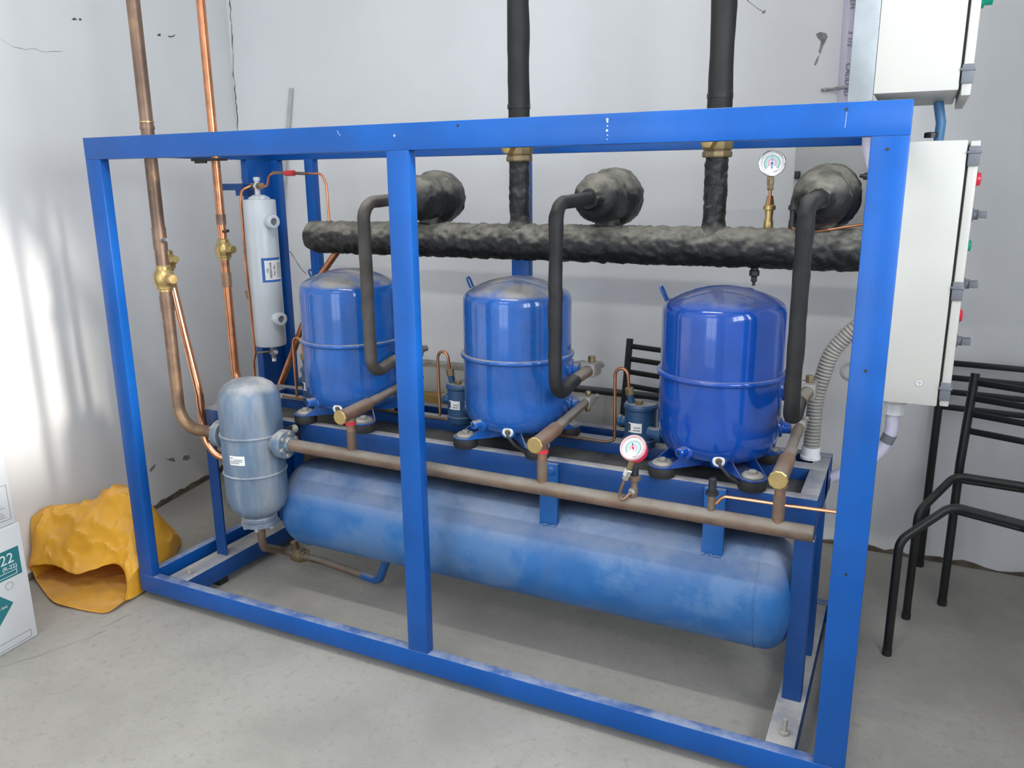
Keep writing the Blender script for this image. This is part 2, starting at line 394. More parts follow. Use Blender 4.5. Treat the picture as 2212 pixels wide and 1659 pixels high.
def patch(pts, nrm, parent, m='plaster_grey'):
    c = sum(pts, V()) / len(pts); vs = [p + nrm * .0009 for p in pts] + [c + nrm * .0009]; n = len(pts)
    return MB().add(vs, [(i, (i + 1) % n, n) for i in range(n)]).build('bare_patch', m, parent, smooth=0)
for pl in (((353, 989), (362, 992), (375, 988), (379, 998), (366, 995)), ((393, 993), (398, 984), (408, 983), (411, 990), (404, 995)), ((322, 1015), (330, 1006), (337, 1001), (333, 1012), (325, 1020)),
           ((154, 42), (160, 38), (167, 42), (160, 44)), ((170, 40), (174, 39), (176, 44), (171, 45)), ((339, 75), (346, 72), (347, 78), (341, 78)), ((361, 77), (370, 79), (380, 74), (374, 80), (366, 81))):
    patch([lwall(u, v) for u, v in pl], LN, wall_left, 'plaster_grey' if pl[0][1] > 500 else 'crack_dark')
for pl in (((1762, 74), (1772, 69), (1785, 72), (1788, 80), (1778, 100), (1772, 118), (1768, 112), (1774, 90), (1766, 82)), ((1758, 140), (1764, 126), (1770, 118), (1766, 134), (1762, 142)), ((1645, 28), (1654, 20), (1653, 28), (1648, 30))):
    patch([P(u, v, YB) for u, v in pl], NB, wall_back)
for pts, wd in ((((222, 1355), (290, 1322), (330, 1300)), .0012), (((0, 1440), (90, 1415), (230, 1362)), .0015)):
    crack([PZ(u, v, 0) for u, v in pts], wd, V((0, 0, 1)), bpy.data.objects['floor'], 'plaster_grey', seed=9)

# ================================================================== OUTER RACK FRAME
W = 2.2614; T = 0.032; FW = 0.064; Z0, Z1 = 0.03, 1.53; ZB = 1.466; ZL = 0.093; YR = 0.77
fr = thing('rack_frame', 'large open blue steel tube frame surrounding the whole compressor rack', 'frame', (W / 2, .4, 0))
def rail(name, lo, hi, par=fr, m='frame_blue', bev=.002): return MB().box(lo, hi).build(name, m, par, bevel=bev)
top_front = rail('top_rail', (0, 0, ZB), (W, T, Z1))
bot_front = rail('bottom_rail', (0, 0, Z0), (W, T, ZL))
rail('post', (0, 0.0003, ZL), (FW, T, ZB)); post_mid = rail('post', (1.097, 0.0003, ZL), (1.162, T, ZB)); post_r = rail('post', (W - FW - .003, 0.0003, ZL), (W, T, ZB))
ZBk = 1.477
WB = W - .024
rail('top_rail', (0, YR, ZBk), (WB, YR + T, Z1)); rail('bottom_rail', (0, YR, Z0), (WB, YR + T, ZL))
for x0, x1 in ((0, .065), (1.06, 1.125), (WB - .065, WB)): rail('post', (x0, YR, ZL), (x1, YR + T, ZBk))
rail('strut', (.2, YR - .006, .64), (.24, YR + T - .006, ZBk))
for xa in (0, W - T - .022):
    rail('side_rail', (xa, T, ZBk), (xa + T, YR, Z1)); rail('side_rail', (xa, T, Z0), (xa + T, YR, ZL))
    rail('post', (xa, .645, ZL), (xa + T, .7695, ZBk))
for x in (.016, WB - .016):
    for y in (.40, .70): MB().box((x - .014, y - .02, 0), (x + .014, y + .02, Z0)).build('foot_pad', 'black_rubber', fr)
for u, v in ((989, 271), (1829, 236), (1917, 322), (1870, 801), (1828, 1241), (1312, 258), (852, 293)):
    p = P(u, v, 0); MB().lathe([(.0032, 0), (.0032, .0012)], p + V((0, .0002, 0)), (0, -1, 0), 10).build('screw_hole', 'black_plastic' if u not in (1312, 852) else 'galvanised', fr)

for k, (u, v, r0) in enumerate(((1312, 263, .0022), (1312, 272, .0016), (1311, 282, .0026), (1312, 292, .0014), (1311, 301, .0012), (852, 292, .002))):
    MB().lathe([(r0, 0), (r0 * .7, .0008), (0, .001)], P(u, v, 0), (0, -1, 0), 8).build('paint_drip', 'white_plastic', top_front)
for pts in (((728, 282), (732, 290), (736, 293)), ((1829, 242), (1827, 262), (1825, 276))):
    m_ = MB().tube([P(u, v, -.0002) for u, v in pts], .0003, 5); m_.build('scratch', 'white_plastic', top_front)

# ================================================================== INNER MACHINE STAND
st = thing('machine_stand', 'blue steel stand with dusty deck carrying the three compressors inside the frame', 'stand', (1.13, .42, 0))
ZD = 0.64
def beam(name, lo, hi, m='stand_blue'): return MB().box(lo, hi).build(name, m, st, bevel=.0025)
beam('deck_beam', (.126, .228, .535), (2.138, .264, ZD)); beam('deck_beam', (.126, .452, .555), (2.138, .506, ZD))
beam('deck_beam', (.126, .575, .54), (2.138, .612, ZD))
beam('end_beam', (.126, .264, .545), (.20, .575, ZD - .001)); beam('end_beam', (2.094, .264, .545), (2.138, .575, ZD - .001))
beam('deck_shade_sheet', (.20, .264, .598), (2.094, .452, .606), 'black_rubber')  # black sheets added to give the deck openings their dark shade
beam('deck_shade_sheet', (.20, .506, .598), (2.094, .575, .606), 'black_rubber')
def leg(x0, x1, y, flip, rear=False):
    m = MB().box((x0, y, ZL - .0005), (x1, y + .005, .5365))
    xs = (x1 - .005, x1) if not flip else (x0, x0 + .005)
    m.box((xs[0], y + .005, ZL - .0005), (xs[1], y + .046, .5365)); return m.build('leg', 'stand_blue', st, bevel=.001, bseg=1)
leg(2.093, 2.139, .220, False); leg(2.093, 2.139, .450, False); leg(.126, .172, .231, True); leg(.126, .172, .56, True)
beam('base_beam', (.129, T + .0005, Z0), (.192, YR - .001, ZL - .0005)); beam('base_beam', (2.082, T + .0005, Z0), (2.150, YR - .001, ZL - .0005))
beam('base_strip', (.097, T + .0005, Z0), (.1265, YR - .001, ZL - .006))
for x in (.16, 2.115):
    for y in (.2, .65): MB().box((x - .02, y - .02, 0), (x + .02, y + .02, Z0)).build('foot_pad', 'black_rubber', st)
for p in (PZ(1694, 1586, ZL), PZ(411, 1238, ZL), V((.16, .70, ZL))):
    h = .042 if p.x > 1 else .014
    s_ = MB().hexn(p, p + V((0, 0, .010)), .0115).build('anchor_nut', 'steel_dusty', st)
    MB().cyl(p, p + V((0, 0, h)), .006, 12).build('anchor_stud', 'steel_dusty', s_)
for px in (PZ(1385, 842 + 190, ZD), PZ(1290, 1003, ZD)):
    pass

# ================================================================== COMPRESSORS
CY = .36
comp_x = (.686, 1.278, 1.866)
def make_compressor(mname):
    t = thing('compressor', 'c', 'compressor', (0, 0, 0), 'blue hermetic compressors on the stand')
    R = .157
    lo = [(0, .046), (.07, .046), (.108, .05), (.134, .062), (.149, .084), (.156, .11), (R, .13), (R, .262)]
    up = [(R - .001, .262), (R - .001, .415), (.1545, .430), (.150, .441), (.142, .450), (.125, .460), (.10, .471), (.07, .481), (.04, .487), (.015, .4895), (0, .490)]
    MB().lathe(lo, (0, 0, 0), seg=64).build('lower_shell', mname, t, smooth=50)
    MB().lathe(up, (0, 0, 0), seg=64).build('upper_shell', mname, t, smooth=50)
    MB().ring((0, 0, .266), (0, 0, 1), R + .001, .0078, 64, 10).build('weld_ring', mname, t, smooth=60)
    for sx in (-1, 1):
        for sy in (-1, 1):
            c = V((sx * .115, sy * .115, 0)); d = V((-sx, -sy, 0)).normalized(); n = V((-d.y, d.x, 0))
            pad = MB().lathe([(.034, 0.0002), (.036, .006), (.036, .022), (.033, .028)], c, seg=24).build('rubber_pad', 'black_rubber', t)
            pl = []
            for k in range(13):
                a = PI / 2 + PI * k / 12; pl.append((math.cos(a) * .036, math.sin(a) * .036))
            pl += [(.095, -.036), (.095, .036)]
            fb = MB().prism(pl, c + V((0, 0, .028)), d, n, .0035)
            for s2 in (-1, 1):
                fb.prism([(-.004, 0), (.115, 0), (.115, .055), (.06, .042)], c + n * (s2 * .036) + V((0, 0, .0315)), d, V((0, 0, 1)), .003 * s2)
            foot = fb.build('foot_bracket', mname, t, smooth=30)
            MB().lathe([(.0265, 0), (.0275, .003), (.024, .007), (.022, .009)], c + V((0, 0, .0315)), seg=24).build('washer', 'steel_dusty', foot)
            MB().hexn(c + V((0, 0, .0405)), c + V((0, 0, .048)), .011).build('bolt', 'steel_dusty', foot)
    # lifting lug
    a = math.radians(172); d = V((math.cos(a), math.sin(a), 0)); u = (d * .5 + V((0, 0, 1))).normalized()
    b0 = d * .150 + V((0, 0, .425)); y = V((-d.y, d.x, 0))
    pts = [b0 - y * .006] + [b0 + u * .045 + (-y * math.cos(PI * k / 8) + u * math.sin(PI * k / 8) * 1.6) * .008 for k in range(9)] + [b0 + y * .006]
    MB().tube(pts, .0032, 8).build('lifting_lug', 'stand_blue', t)
    def radial(deg, z, r): 
        a = math.radians(deg); return V((math.cos(a) * r, math.sin(a) * r, z)), V((math.cos(a), math.sin(a), 0))
    p, d = radial(-110, .083, .140)
    f1 = MB().lathe([(.022, 0), (.022, .008), (.013, .012), (.013, .034), (.010, .038)], p, d, 20).build('oil_fitting', mname, t)
    MB().lathe([(.0045, .0381), (.0045, .039)], p, d, 12).build('fitting_port', 'black_plastic', f1)
    p, d = radial(-76, .068, .134); d = (d - V((0, 0, .12))).normalized()
    MB().lathe([(.021, 0), (.021, .005)], p, d, 24).build('terminal_seat', mname, t)
    tm = MB().lathe([(.0085, .010), (.0125, .011), (.0155, .009), (.0155, .003)], p, d, 20, cap=False).build('terminal_grommet', 'white_plastic', t)
    MB().lathe([(.0082, .004), (.0082, .0095)], p, d, 12).build('terminal_core', 'brass_old', tm)
    q = p + d * .009
    MB().tube([q, q + d * .02 + V((.004, 0, -.004)), q + V((.03, -.016, -.03)), q + V((.055, .0, -.052)), q + V((.062, .02, -.055))], .0042, 8, bend=.02).build('power_cable', 'black_rubber', t)
    p, d = radial(14, .224, .150); MB().lathe([(.030, 0), (.030, .012), (.020, .016), (.020, .03)], p, d, 20).build('suction_stub', mname, t)
    p, d = radial(14, .122, .150); MB().lathe([(.026, 0), (.026, .010), (.016, .014), (.016, .03)], p, d, 20).build('discharge_stub', mname, t)
    return t
c1 = make_compressor('compressor_blue'); c1.location = (comp_x[0], CY, ZD)
c1['label'] = 'dusty blue compressor beside the grey oil reservoir, partly behind the middle frame post'
c2 = copy_tree(c1); c2.location = (comp_x[1], CY, ZD); c2['label'] = 'middle dusty blue compressor, just right of the middle frame post'
c3 = make_compressor('compressor_blue_clean'); c3.location = (comp_x[2], CY, ZD)
c3['label'] = 'cleaner glossy blue compressor nearest the electrical cabinets'

# ================================================================== SUCTION LINES (hose + valve)
HY, HZ = .57, 1.2085
FZ = 1.342
line_x = (.862, 1.470, 2.066)
sl_lab = ('brown worn insulated suction pipe looping in front of the leftmost compressor', 'black foam-covered suction pipe looping in front of the middle compressor', 'thick black foam suction pipe right of the glossy compressor')
def valve_block(t, c, s, m='steel_dusty'):
    # rotalock-type service valve: block along Y, nut to the compressor, stem and caps
    c = V(c)
    b = MB().box(c + V((-.017, -.026, -.017)) * s, c + V((.017, .026, .017)) * s).build('valve_body', m, t, bevel=.004)
    MB().lathe([(.013 * s, 0), (.013 * s, .012), (.009 * s, .016), (.009 * s, .034), (.006 * s, .036)], c + V((0, .026, 0)) * s, (.25, 1, .05), 12).build('stem_cap', m, b)
    k = MB().hexn(c + V((0, 0, .017)) * s, c + V((0, 0, .033)) * s, .0095 * s); k.build('port_cap', 'brass_old', b)
    return b
for i, x in enumerate(line_x):
    yv = .43 if i != 2 else .43
    zv = .862; hy = (.215, .190, .195)[i]
    t = thing('suction_pipe', sl_lab[i], 'pipe', (x, .3, .8), 'suction pipes of the compressors')
    m = ('insulation_worn', 'insulation_black', 'insulation_black')[i]; r = (.0195, .0195, .0205)[i]
    vc = V((x + .012, yv, zv))
    MB().tube([vc + V((0, -.02, 0)), (x + .004, .33, zv - .008), (x, .295, zv - .016)], .0165, 16).build('bare_pipe', 'pipe_dusty', t)
    MB().tube([(x + .002, .325, zv - .010), (x, hy, zv - .034), (x, hy, FZ - .006), (x, .43, FZ)], r, 20, bend=.055, wob=.0012, wscale=18, res=.025, nb=10).build('foam_sleeve', m, t, smooth=60)
    b = valve_block(t, vc, 1.15)
    cx = comp_x[i]; a = math.radians(14); q = V((cx + math.cos(a) * .176, CY + math.sin(a) * .176, zv))
    MB().hexn(q, vc + V((-.017, 0, 0)), .026).build('union_nut', 'steel_dusty', t)

# ================================================================== SUCTION FILTERS
fl_lab = ('black taped filter canister behind the middle frame post', 'black taped filter canister above the middle compressor', 'black taped filter canister in front of the grey wall box')
for i, x in enumerate(line_x):
    t = thing('suction_filter', fl_lab[i], 'filter', (x, .55, 1.25), 'taped suction filters above the header')
    prof = [(.0, 0), (.027, .001), (.030, .018), (.036, .030), (.052, .040), (.064, .055), (.069, .075), (.070, .10), (.071, .165), (.082, .178), (.086, .195), (.085, .235), (.080, .255), (.05, .262), (0, .264)]
    dense = []
    for (r0, h0), (r1, h1) in zip(prof, prof[1:]):
        k = max(1, int(max(abs(h1 - h0), abs(r1 - r0)) / .008))
        dense += [(r0 + (r1 - r0) * q / k, h0 + (h1 - h0) * q / k) for q in range(k)]
    dense.append(prof[-1])
    MB().lathe(dense, (x, .415, FZ), (0, 1, 0), 64, wob=.0020, wscale=45, wrap=(.05, .0035)).build('taped_body', 'tape_black', t, smooth=50)
    MB().tube([(x, .585, FZ - .05), (x, HY + .005, HZ + .045)], .040, 28, wob=.003, wscale=40, res=.006).build('outlet_neck', 'tape_black', t, smooth=50)

# ================================================================== SUCTION HEADER AND RISERS
t = thing('suction_header', 'long horizontal black taped header pipe running behind the compressors', 'pipe', (1.25, HY, 1.15))
hp = MB()
prof = [(0, 0), (.02, .001), (.04, .006), (.051, .018), (.055, .034), (.056, .05)] + [(.0555, .05 + .005 * k) for k in range(1, 354)] + [(0, .05 + .005 * 354)]
hp.lathe(prof, (.36, HY, HZ), (1, 0, 0), 72, wob=.0020, wscale=45, wrap=(.055, .003)); hp.build('taped_body', 'tape_black', t, smooth=50)
for u in (1640,):
    q = P(1630, 582, HY); MB().lathe([(.010, 0), (.010, .012), (.014, .016), (.014, .028), (.008, .032), (.008, .045), (.004, .047), (.004, .056)], q + V((0, 0, .012)), (0, 0, -1), 12).build('drain_valve', 'black_plastic', t)
for lab, u, v, mname, sc in (('brass service valve', 1660, 480, 'brass', 1.0), ('black capped service valve', 1712, 490, 'black_plastic', .9)):
    q = P(u, v, HY); q.z = HZ + .048
    MB().lathe([(.010 * sc, 0), (.013 * sc, .01), (.012 * sc, .026), (.010 * sc, .03), (.011 * sc, .052), (.016 * sc, .054), (.016 * sc, .064), (.012 * sc, .067), (.008 * sc, .09), (.006 * sc, .091)], q, (0, 0, 1), 12).build('service_valve', mname, t, label=lab)
q = P(1712, 492, HY - .03)
MB().tube([q, P(1735, 503, HY - .05), P(1790, 496, HY - .04), P(1850, 487, HY), P(1880, 484, HY + .02)], .0035, 8, bend=.02).build('capillary_tube', 'copper', t)
for i, (u, lab) in enumerate(((1122, 'black insulated riser pipe with brass valve rising from the header behind the middle compressor'), (1546, 'black insulated riser pipe with brass valve rising beside the upper pressure gauge'))):
    x = P(u, 400, HY).x
    t = thing('suction_riser', lab, 'pipe', (x, HY, HZ), 'black risers going up to the ceiling')
    MB().tube([(x, HY, HZ + .03), (x, HY, 1.452)], lambda s: .0325 + .012 * max(0, 1 - s * 6), 36, wob=.0018, wscale=60, res=.006).build('taped_sleeve', 'tape_black', t, smooth=50)
    vz = 1.448
    vb = MB().lathe([(.038, 0), (.040, .004), (.040, .014), (.036, .017), (.040, .022), (.043, .035), (.043, .060), (.038, .075), (.036, .085)], (x, HY, vz), seg=10).build('ball_valve', 'brass_old', t, smooth=20)
    d = V((-.27, -.95, .05)).normalized()
    MB().hexn(V((x, HY, vz + .038)) + d * .034, V((x, HY, vz + .038)) + d * .062, .020).build('valve_cap', 'brass', vb)
    MB().tube([(x, HY, vz + .08), (x + (.0, -.006)[i], HY, ROOM_H)], .0335, 24, wob=.0015, wscale=9, res=.03).build('foam_sleeve', 'insulation_black', t, smooth=60)
    MB().tube([(x, HY, 1.600), (x, HY, 1.612)], .0345, 24).build('sleeve_joint', 'tape_black', t)

# ================================================================== PRESSURE GAUGES
def gauge(t, c, nrm, r, rim, side, needle, ticks, tilt=0.0):
    c = V(c); n = V(nrm).normalized(); x, y, _ = frame_of(n)
    # upright axes on the dial
    up = V((0, 0, 1)); up = (up - n * up.dot(n)).normalized(); rt = up.cross(n).normalized()
    up, rt = up * math.cos(tilt) + rt * math.sin(tilt), rt * math.cos(tilt) - up * math.sin(tilt)
    MB().lathe([(r * .80, -.028), (r * .93, -.024), (r * .93, -.006)], c, n, 40).build('case', side, t, smooth=40)
    MB().lathe([(r * .93, -.008), (r, -.005), (r, .001), (r * .95, .004), (r * .87, .003), (r * .86, -.003)], c, n, 48, cap=False).build('rim', rim, t, smooth=40)
    d = MB().lathe([(r * .93, -.007), (r * .93, -.004)], c, n, 40).build('dial', 'paper_white', t)
    def arc(r0, r1, a0, a1, k, h):
        m = MB(); vs = []
        for q in range(k + 1):
            a = a0 + (a1 - a0) * q / k; e = rt * math.sin(a) + up * math.cos(a)
            vs += [c + e * r0 + n * h, c + e * r1 + n * h]
        return m.add(vs, [(2 * q, 2 * q + 2, 2 * q + 3, 2 * q + 1) for q in range(k)])
    A = math.radians(135)
    arc(r * .36, r * .54, -A, A, 40, -.0036).build('scale_band', 'ink_mint', d, smooth=0)
    arc(r * .20, r * .33, -A, A, 40, -.0036).build('inner_band', 'ink_pink', d, smooth=0)
    tk = MB()
    for k in range(ticks):
        a = -A + 2 * A * k / ticks; q = arc(r * .54, r * .60, a + .03, a + 2 * A / ticks * .72, 3, -.0034); tk.add(q.v, q.f)
    for k in range(31):
        a = -A + 2 * A * k / 30; q = arc(r * (.70 if k % 5 else .64), r * .76, a - .012, a + .012, 1, -.0034); tk.add(q.v, q.f)
    q = arc(r * .66, r * .70, math.radians(140), math.radians(168), 4, -.0034); tk.add(q.v, q.f)
    tk.build('scale_marks', 'ink_dark', d, smooth=0)
    e = rt * math.sin(needle) + up * math.cos(needle); s = n.cross(e)
    MB().add([c + s * r * .03 - e * r * .4 + n * -.001, c - s * r * .03 - e * r * .4 + n * -.001, c + e * r * .72 + n * -.001],[(0, 1, 2)]).build('needle', 'ink_blue' if rim == 'chrome' else 'ink_dark', d, smooth=0)
    MB().lathe([(r * .09, -.002), (r * .09, .0)], c, n, 16).build('needle_hub', 'ink_blue' if rim == 'chrome' else 'red_plastic', d)
    return up
t = thing('pressure_gauge', 'silver rimmed pressure gauge standing on the black suction header', 'gauge', P(1664, 470, HY), 'pressure gauges')
gy = HY - .02; gc = P(1668, 352, gy); up = gauge(t, gc, (.16, -1, .02), .0345, 'chrome', 'chrome', .0, 24)
q0 = P(1665, 381, gy + .01); q1 = P(1664, 404, gy + .01); q2 = P(1664, 412, gy + .01)
MB().box(P(1660, 392, gy + .01) - V((.004, .006, 0)), q0 + V((.008, .006, 0))).build('stem_block', 'brass_old', t, bevel=.001)
MB().hexn(P(1664, 401, gy + .01), P(1665, 386, gy + .01), .0095).build('stem_nut', 'brass_old', t)
MB().hexn(P(1664, 411, gy + .01), P(1664, 402, gy + .01), .0085).build('flare_nut', 'brass_old', t)
MB().tube([P(1664, 408, gy + .01), P(1663, 440, gy + .01), P(1664, 470, HY), (P(1664, 470, HY).x, HY, HZ + .05)], .0042, 10, bend=.02).build('gauge_tube', 'copper', t)
t = thing('pressure_gauge', 'red rimmed pressure gauge above the discharge header in front of the stand', 'gauge', P(1368, 1060, .12), 'pressure gauges')
gy = .095; gc = P(1367, 967, gy); gauge(t, gc, (-.10, -.77, .60), .0335, 'rim_pink', 'red_plastic', 2.75, 24, tilt=.0)
bt = [P(1364, 1000, gy), P(1357, 1020, gy), P(1350, 1034, gy), P(1340, 1060, gy), P(1338, 1072, gy), P(1345, 1081, gy), P(1362, 1064, .11)]
MB().tube([P(1368, 990, gy), bt[0], bt[1]], .008, 8).build('stem_block', 'brass_old', t)
MB().hexn(P(1359, 1014, gy), P(1353, 1028, gy), .0105).build('stem_nut', 'chrome', t)
MB().hexn(P(1353, 1028, gy), P(1350, 1036, gy), .0085).build('flare_nut', 'steel_dusty', t)
MB().tube(bt[2:], .0042, 10, bend=.012).build('gauge_tube', 'copper_burnt', t)
q = P(1369, 1073, .12); q.z = .605
MB().lathe([(.010, .01), (.011, .035), (.009, .04), (.009, .058), (.0165, .060), (.0165, .070), (.010, .071), (.010, .094), (.009, .096)], q, (0, 0, 1), 12).build('service_valve', 'pipe_dusty', t)
MB().lathe([(.0105, .0705), (.0105, .094), (.0095, .097), (0, .0972)], q, (0, 0, 1), 14).build('valve_cap', 'black_plastic', t)
MB().hexn(P(1362, 1065, .108), P(1369, 1057, .12), .009).build('side_nut', 'steel_dusty', t)

# ================================================================== DISCHARGE LINES AND HEADER
DY, DZ = .12, .605
dl_lab = ('grey copper discharge pipe with capped tee in front of the leftmost compressor', 'grey copper discharge pipe with capped tee at the middle compressor', 'grey copper discharge pipe with capped tee at the stand corner')
tee_x = (.847, 1.464, 2.064)
for i, x in enumerate(tee_x):
    t = thing('discharge_pipe', dl_lab[i], 'pipe', (x, .2, DZ + .02), 'discharge pipes with capped tees')
    xv = x + (.012, .008, .0)[i]; vc = V((xv, .43, .765)); zt = .735
    valve_block(t, vc, .9)
    MB().hexn(vc + V((0, 0, -.032)), vc + V((0, 0, -.015)), .008).build('drain_cap', 'brass_old', t)
    a = math.radians(14); q = V((comp_x[i] + math.cos(a) * .176, CY + math.sin(a) * .176, .763))
    MB().hexn(q, vc + V((-.015, 0, 0)), .021).build('union_nut', 'steel_dusty', t)
    MB().tube([vc + V((0, -.02, 0)), (x, .20, zt + .006)], .0125, 16).build('pipe', 'pipe_dusty', t)
    MB().tube([(x + .003, .26, zt + .012), (x, .185, zt + .004)], .0145, 16).build('reducer', 'pipe_dusty', t)
    MB().tube([(x, .21, zt + .005), (x, .075, zt - .001)], .0195, 20).build('tee_fitting', 'copper_dull', t)
    MB().lathe([(.0215, 0), (.0225, .002), (.0225, .006), (.020, .008)], (x, .077, zt - .001), (0, -1, 0), 10).build('end_cap', 'brass', t, smooth=20)
    MB().tube([(x, DY, zt - .005), (x, DY, DZ + .006)], .0125, 16).build('drop_pipe', 'copper_dull', t)
    MB().tube([(x, DY, zt - .012), (x, DY, zt - .034)], .0155, 16).build('tee_branch', 'copper_burnt', t)
    MB().tube([(x, DY, DZ + .075), (x, DY, DZ + .02)], .0142, 16).build('sleeve_joint', 'pipe_dusty', t)
    if i < 2: MB().tube([(x, DY, zt - .024), (x, DY, zt - .035)], .0160, 16).build('red_tape_band', 'red_tape', t, label='red printed tape band')
t = thing('discharge_header', 'long dusty brown discharge header pipe crossing in front of the stand', 'pipe', (1.4, DY, DZ - .02))
MB().lathe([(.0195, 0), (.0195, 1.4), (.0195, 1.535), (.019, 1.537), (0, 1.5375)], (.607, DY, DZ), (1, 0, -.004), 28).build('pipe', 'pipe_dusty', t)
q = P(1536, 1105, DY); q.z = DZ
sv = MB().lathe([(.0095, .012), (.0105, .045), (.0085, .05)], q, (0, 0, 1), 12).build('service_valve', 'pipe_dusty', t)
MB().lathe([(.0155, .052), (.0155, .060), (.0095, .061), (.0095, .092), (.008, .094), (0, .0945)], q, (0, 0, 1), 14).build('valve_cap', 'black_plastic', sv)
MB().tube([P(1547, 1088, DY), P(1562, 1072, DY), P(1620, 1080, DY), P(1700, 1092, DY), P(1806, 1106, DY), P(1850, 1113, DY)], .0042, 10, bend=.02).build('capillary_tube', 'copper_bright', t)

# ================================================================== RECEIVER TANK
TY, TZ, TR = .305, .340, .147
t = thing('receiver_tank', 'large dusty blue horizontal receiver tank lying under the stand deck', 'tank', (1.28, TY, TZ - TR))
xa, xb = .535, 2.035; hd = .075
prof = [(0, -hd)] + [(TR * math.sin(a), -hd * math.cos(a)) for a in [PI / 2 * k / 10 for k in range(1, 10)]]
prof = [(TR * min(1, math.sin(PI / 2 * k / 12) ** .85), -hd * math.cos(PI / 2 * k / 12)) for k in range(13)]
L_ = xb - xa
full = prof + [(TR, L_ * k / 6) for k in range(1, 6)] + [(r, L_ - h) for r, h in reversed(prof)]
MB().lathe(full, (xa, TY, TZ), (1, 0, 0), 72).build('shell', 'tank_blue', t, smooth=60)
for x in (xa + .02, xb - .02): MB().ring((x, TY, TZ), (1, 0, 0), TR, .0022, 64, 6).build('weld_seam', 'tank_blue', t, smooth=60)
for x0 in (1.413, 1.870):
    s_ = MB().box((x0, .214, .456), (x0 + .054, .2275, .636)).build('hanging_strap', 'strap_blue', t, bevel=.002)
    MB().tube([(x0 + .004 * k + random.uniform(-.001, .001), .213 - random.uniform(0, .002), .455 + random.uniform(-.002, .001)) for k in range(14)], .0045, 8, wob=.002, wscale=160).build('weld_bead', 'tank_blue', s_)
MB().lathe([(.011, 0), (.010, .005), (0, .007)], P(1190, 1018, .2135), (0, -1, 0), 14).build('rivet', 'strap_blue', t)

# ================================================================== OIL SEPARATOR VESSEL
VX, VY, VR = .457, .12, .0965
t = thing('separator_vessel', 'dusty grey-blue upright separator vessel with side flanges at the left end of the header', 'vessel', (VX, VY, .3))
prof = [(0, .342), (.045, .342), (.05, .356), (.07, .364), (.086, .382), (.0945, .405), (VR, .43), (VR, .72), (.0945, .745), (.088, .765), (.074, .783), (.053, .796), (.03, .802), (0, .804)]
MB().lathe(prof, (VX, VY, 0), seg=56).build('shell', 'vessel_blue', t, smooth=50)
for z in (.628, .503): MB().ring((VX, VY, z), (0, 0, 1), VR, .0042, 56, 8).build('weld_ring', 'vessel_blue', t, smooth=60)
MB().lathe([(.052, .350), (.056, .346), (.056, .336), (.050, .333), (.058, .331), (.058, .318), (.03, .312), (.0, .31)], (VX, VY, 0), seg=32).build('bottom_flange', 'vessel_blue', t)
for k in range(6):
    a = 2 * PI * k / 6; p = V((VX + .048 * math.cos(a), VY + .048 * math.sin(a), .317)); MB().hexn(p, p - V((0, 0, .010)), .008).build('flange_bolt', 'steel_dusty', t)
for sgn, x0, nm in ((1, VX + .075, 'outlet_flange'), (-1, VX - .075, 'inlet_flange')):
    f = MB().lathe([(.030, 0), (.031, .040), (.044, .041), (.045, .043), (.045, .052), (.0435, .0535), (.0435, .0555), (.045, .057), (.045, .067), (.043, .069), (.024, .070), (.023, .084)], (x0, VY, DZ), (sgn, 0, 0), 36).build(nm, 'vessel_blue', t)
    for k in range(6):
        a = 2 * PI * (k + .3) / 6; p = V((x0 + sgn * .068, VY + .034 * math.cos(a), DZ + .034 * math.sin(a)))
        MB().hexn(p, p + V((sgn * .009, 0, 0)), .008).build('flange_bolt', 'steel_dusty', f)
cz = math.radians(-72)
MB().cpatch((VX, VY, 0), VR + .0003, cz - .37, cz + .16, .548, .578).build('sticker', 'paper_white', t, smooth=60)
lb = MB()
for k, (a0, a1) in enumerate(((-.34, -.24), (-.2, .1), (-.33, .08), (-.33, -.02))): lb.cpatch((VX, VY, 0), VR + .0012, cz + a0, cz + a1, .5705 - .0055 * k, .5725 - .0055 * k, 4)
lb.build('sticker_print', 'ink_grey', t, smooth=0)
MB().box((.545, .17, .56), (.56, .232, .638)).box((.525, .17, .60), (.56, .176, .638)).build('mounting_bracket', 'black_plastic', t, bevel=.002)
MB().lathe([(.014, 0), (.012, .008), (.0, .012)], P(637, 926, .20), (0, -1, .1), 14).build('bracket_bolt', 'steel_dusty', t)
# drain line from vessel to tank
t = thing('drain_line', 'rusty brown drain pipe with brass valve near the floor under the separator vessel', 'pipe', (.62, .15, .03))
d0 = V((VX, VY, .316))
dl = [d0, d0 + V((0, 0, -.085)), PZ(610, 1189, .095), PZ(650, 1200, .08), PZ(700, 1213, .068), PZ(785, 1243, .058)]
MB().tube(dl, .0135, 16, bend=.09).build('pipe', 'pipe_dusty', t)
vb = PZ(645, 1197, .078); dv = (dl[5] - dl[4]).normalized()
v_ = MB().lathe([(.014, -.035), (.020, -.033), (.020, -.025), (.027, -.02), (.030, 0), (.027, .02), (.020, .025), (.020, .035), (.014, .037)], vb, dv, 16).build('ball_valve', 'brass_old', t)
MB().hexn(vb + V((-.002, -.008, .022)), vb + V((-.006, -.014, .055)), .014).build('valve_cap', 'brass_old', v_)
MB().cyl(vb + dv * .046 + V((0, 0, .005)), vb + dv * .046 + V((0, 0, .032)), .006, 10).build('port_stem', 'brass_old', v_)
e0 = dl[-1]
MB().tube([e0 - dv * .005, e0 + dv * .07, V((.835, .300, .215))], .0145, 16, bend=.05, nb=12).build('blue_elbow', 'strap_blue', t, label='blue painted elbow')

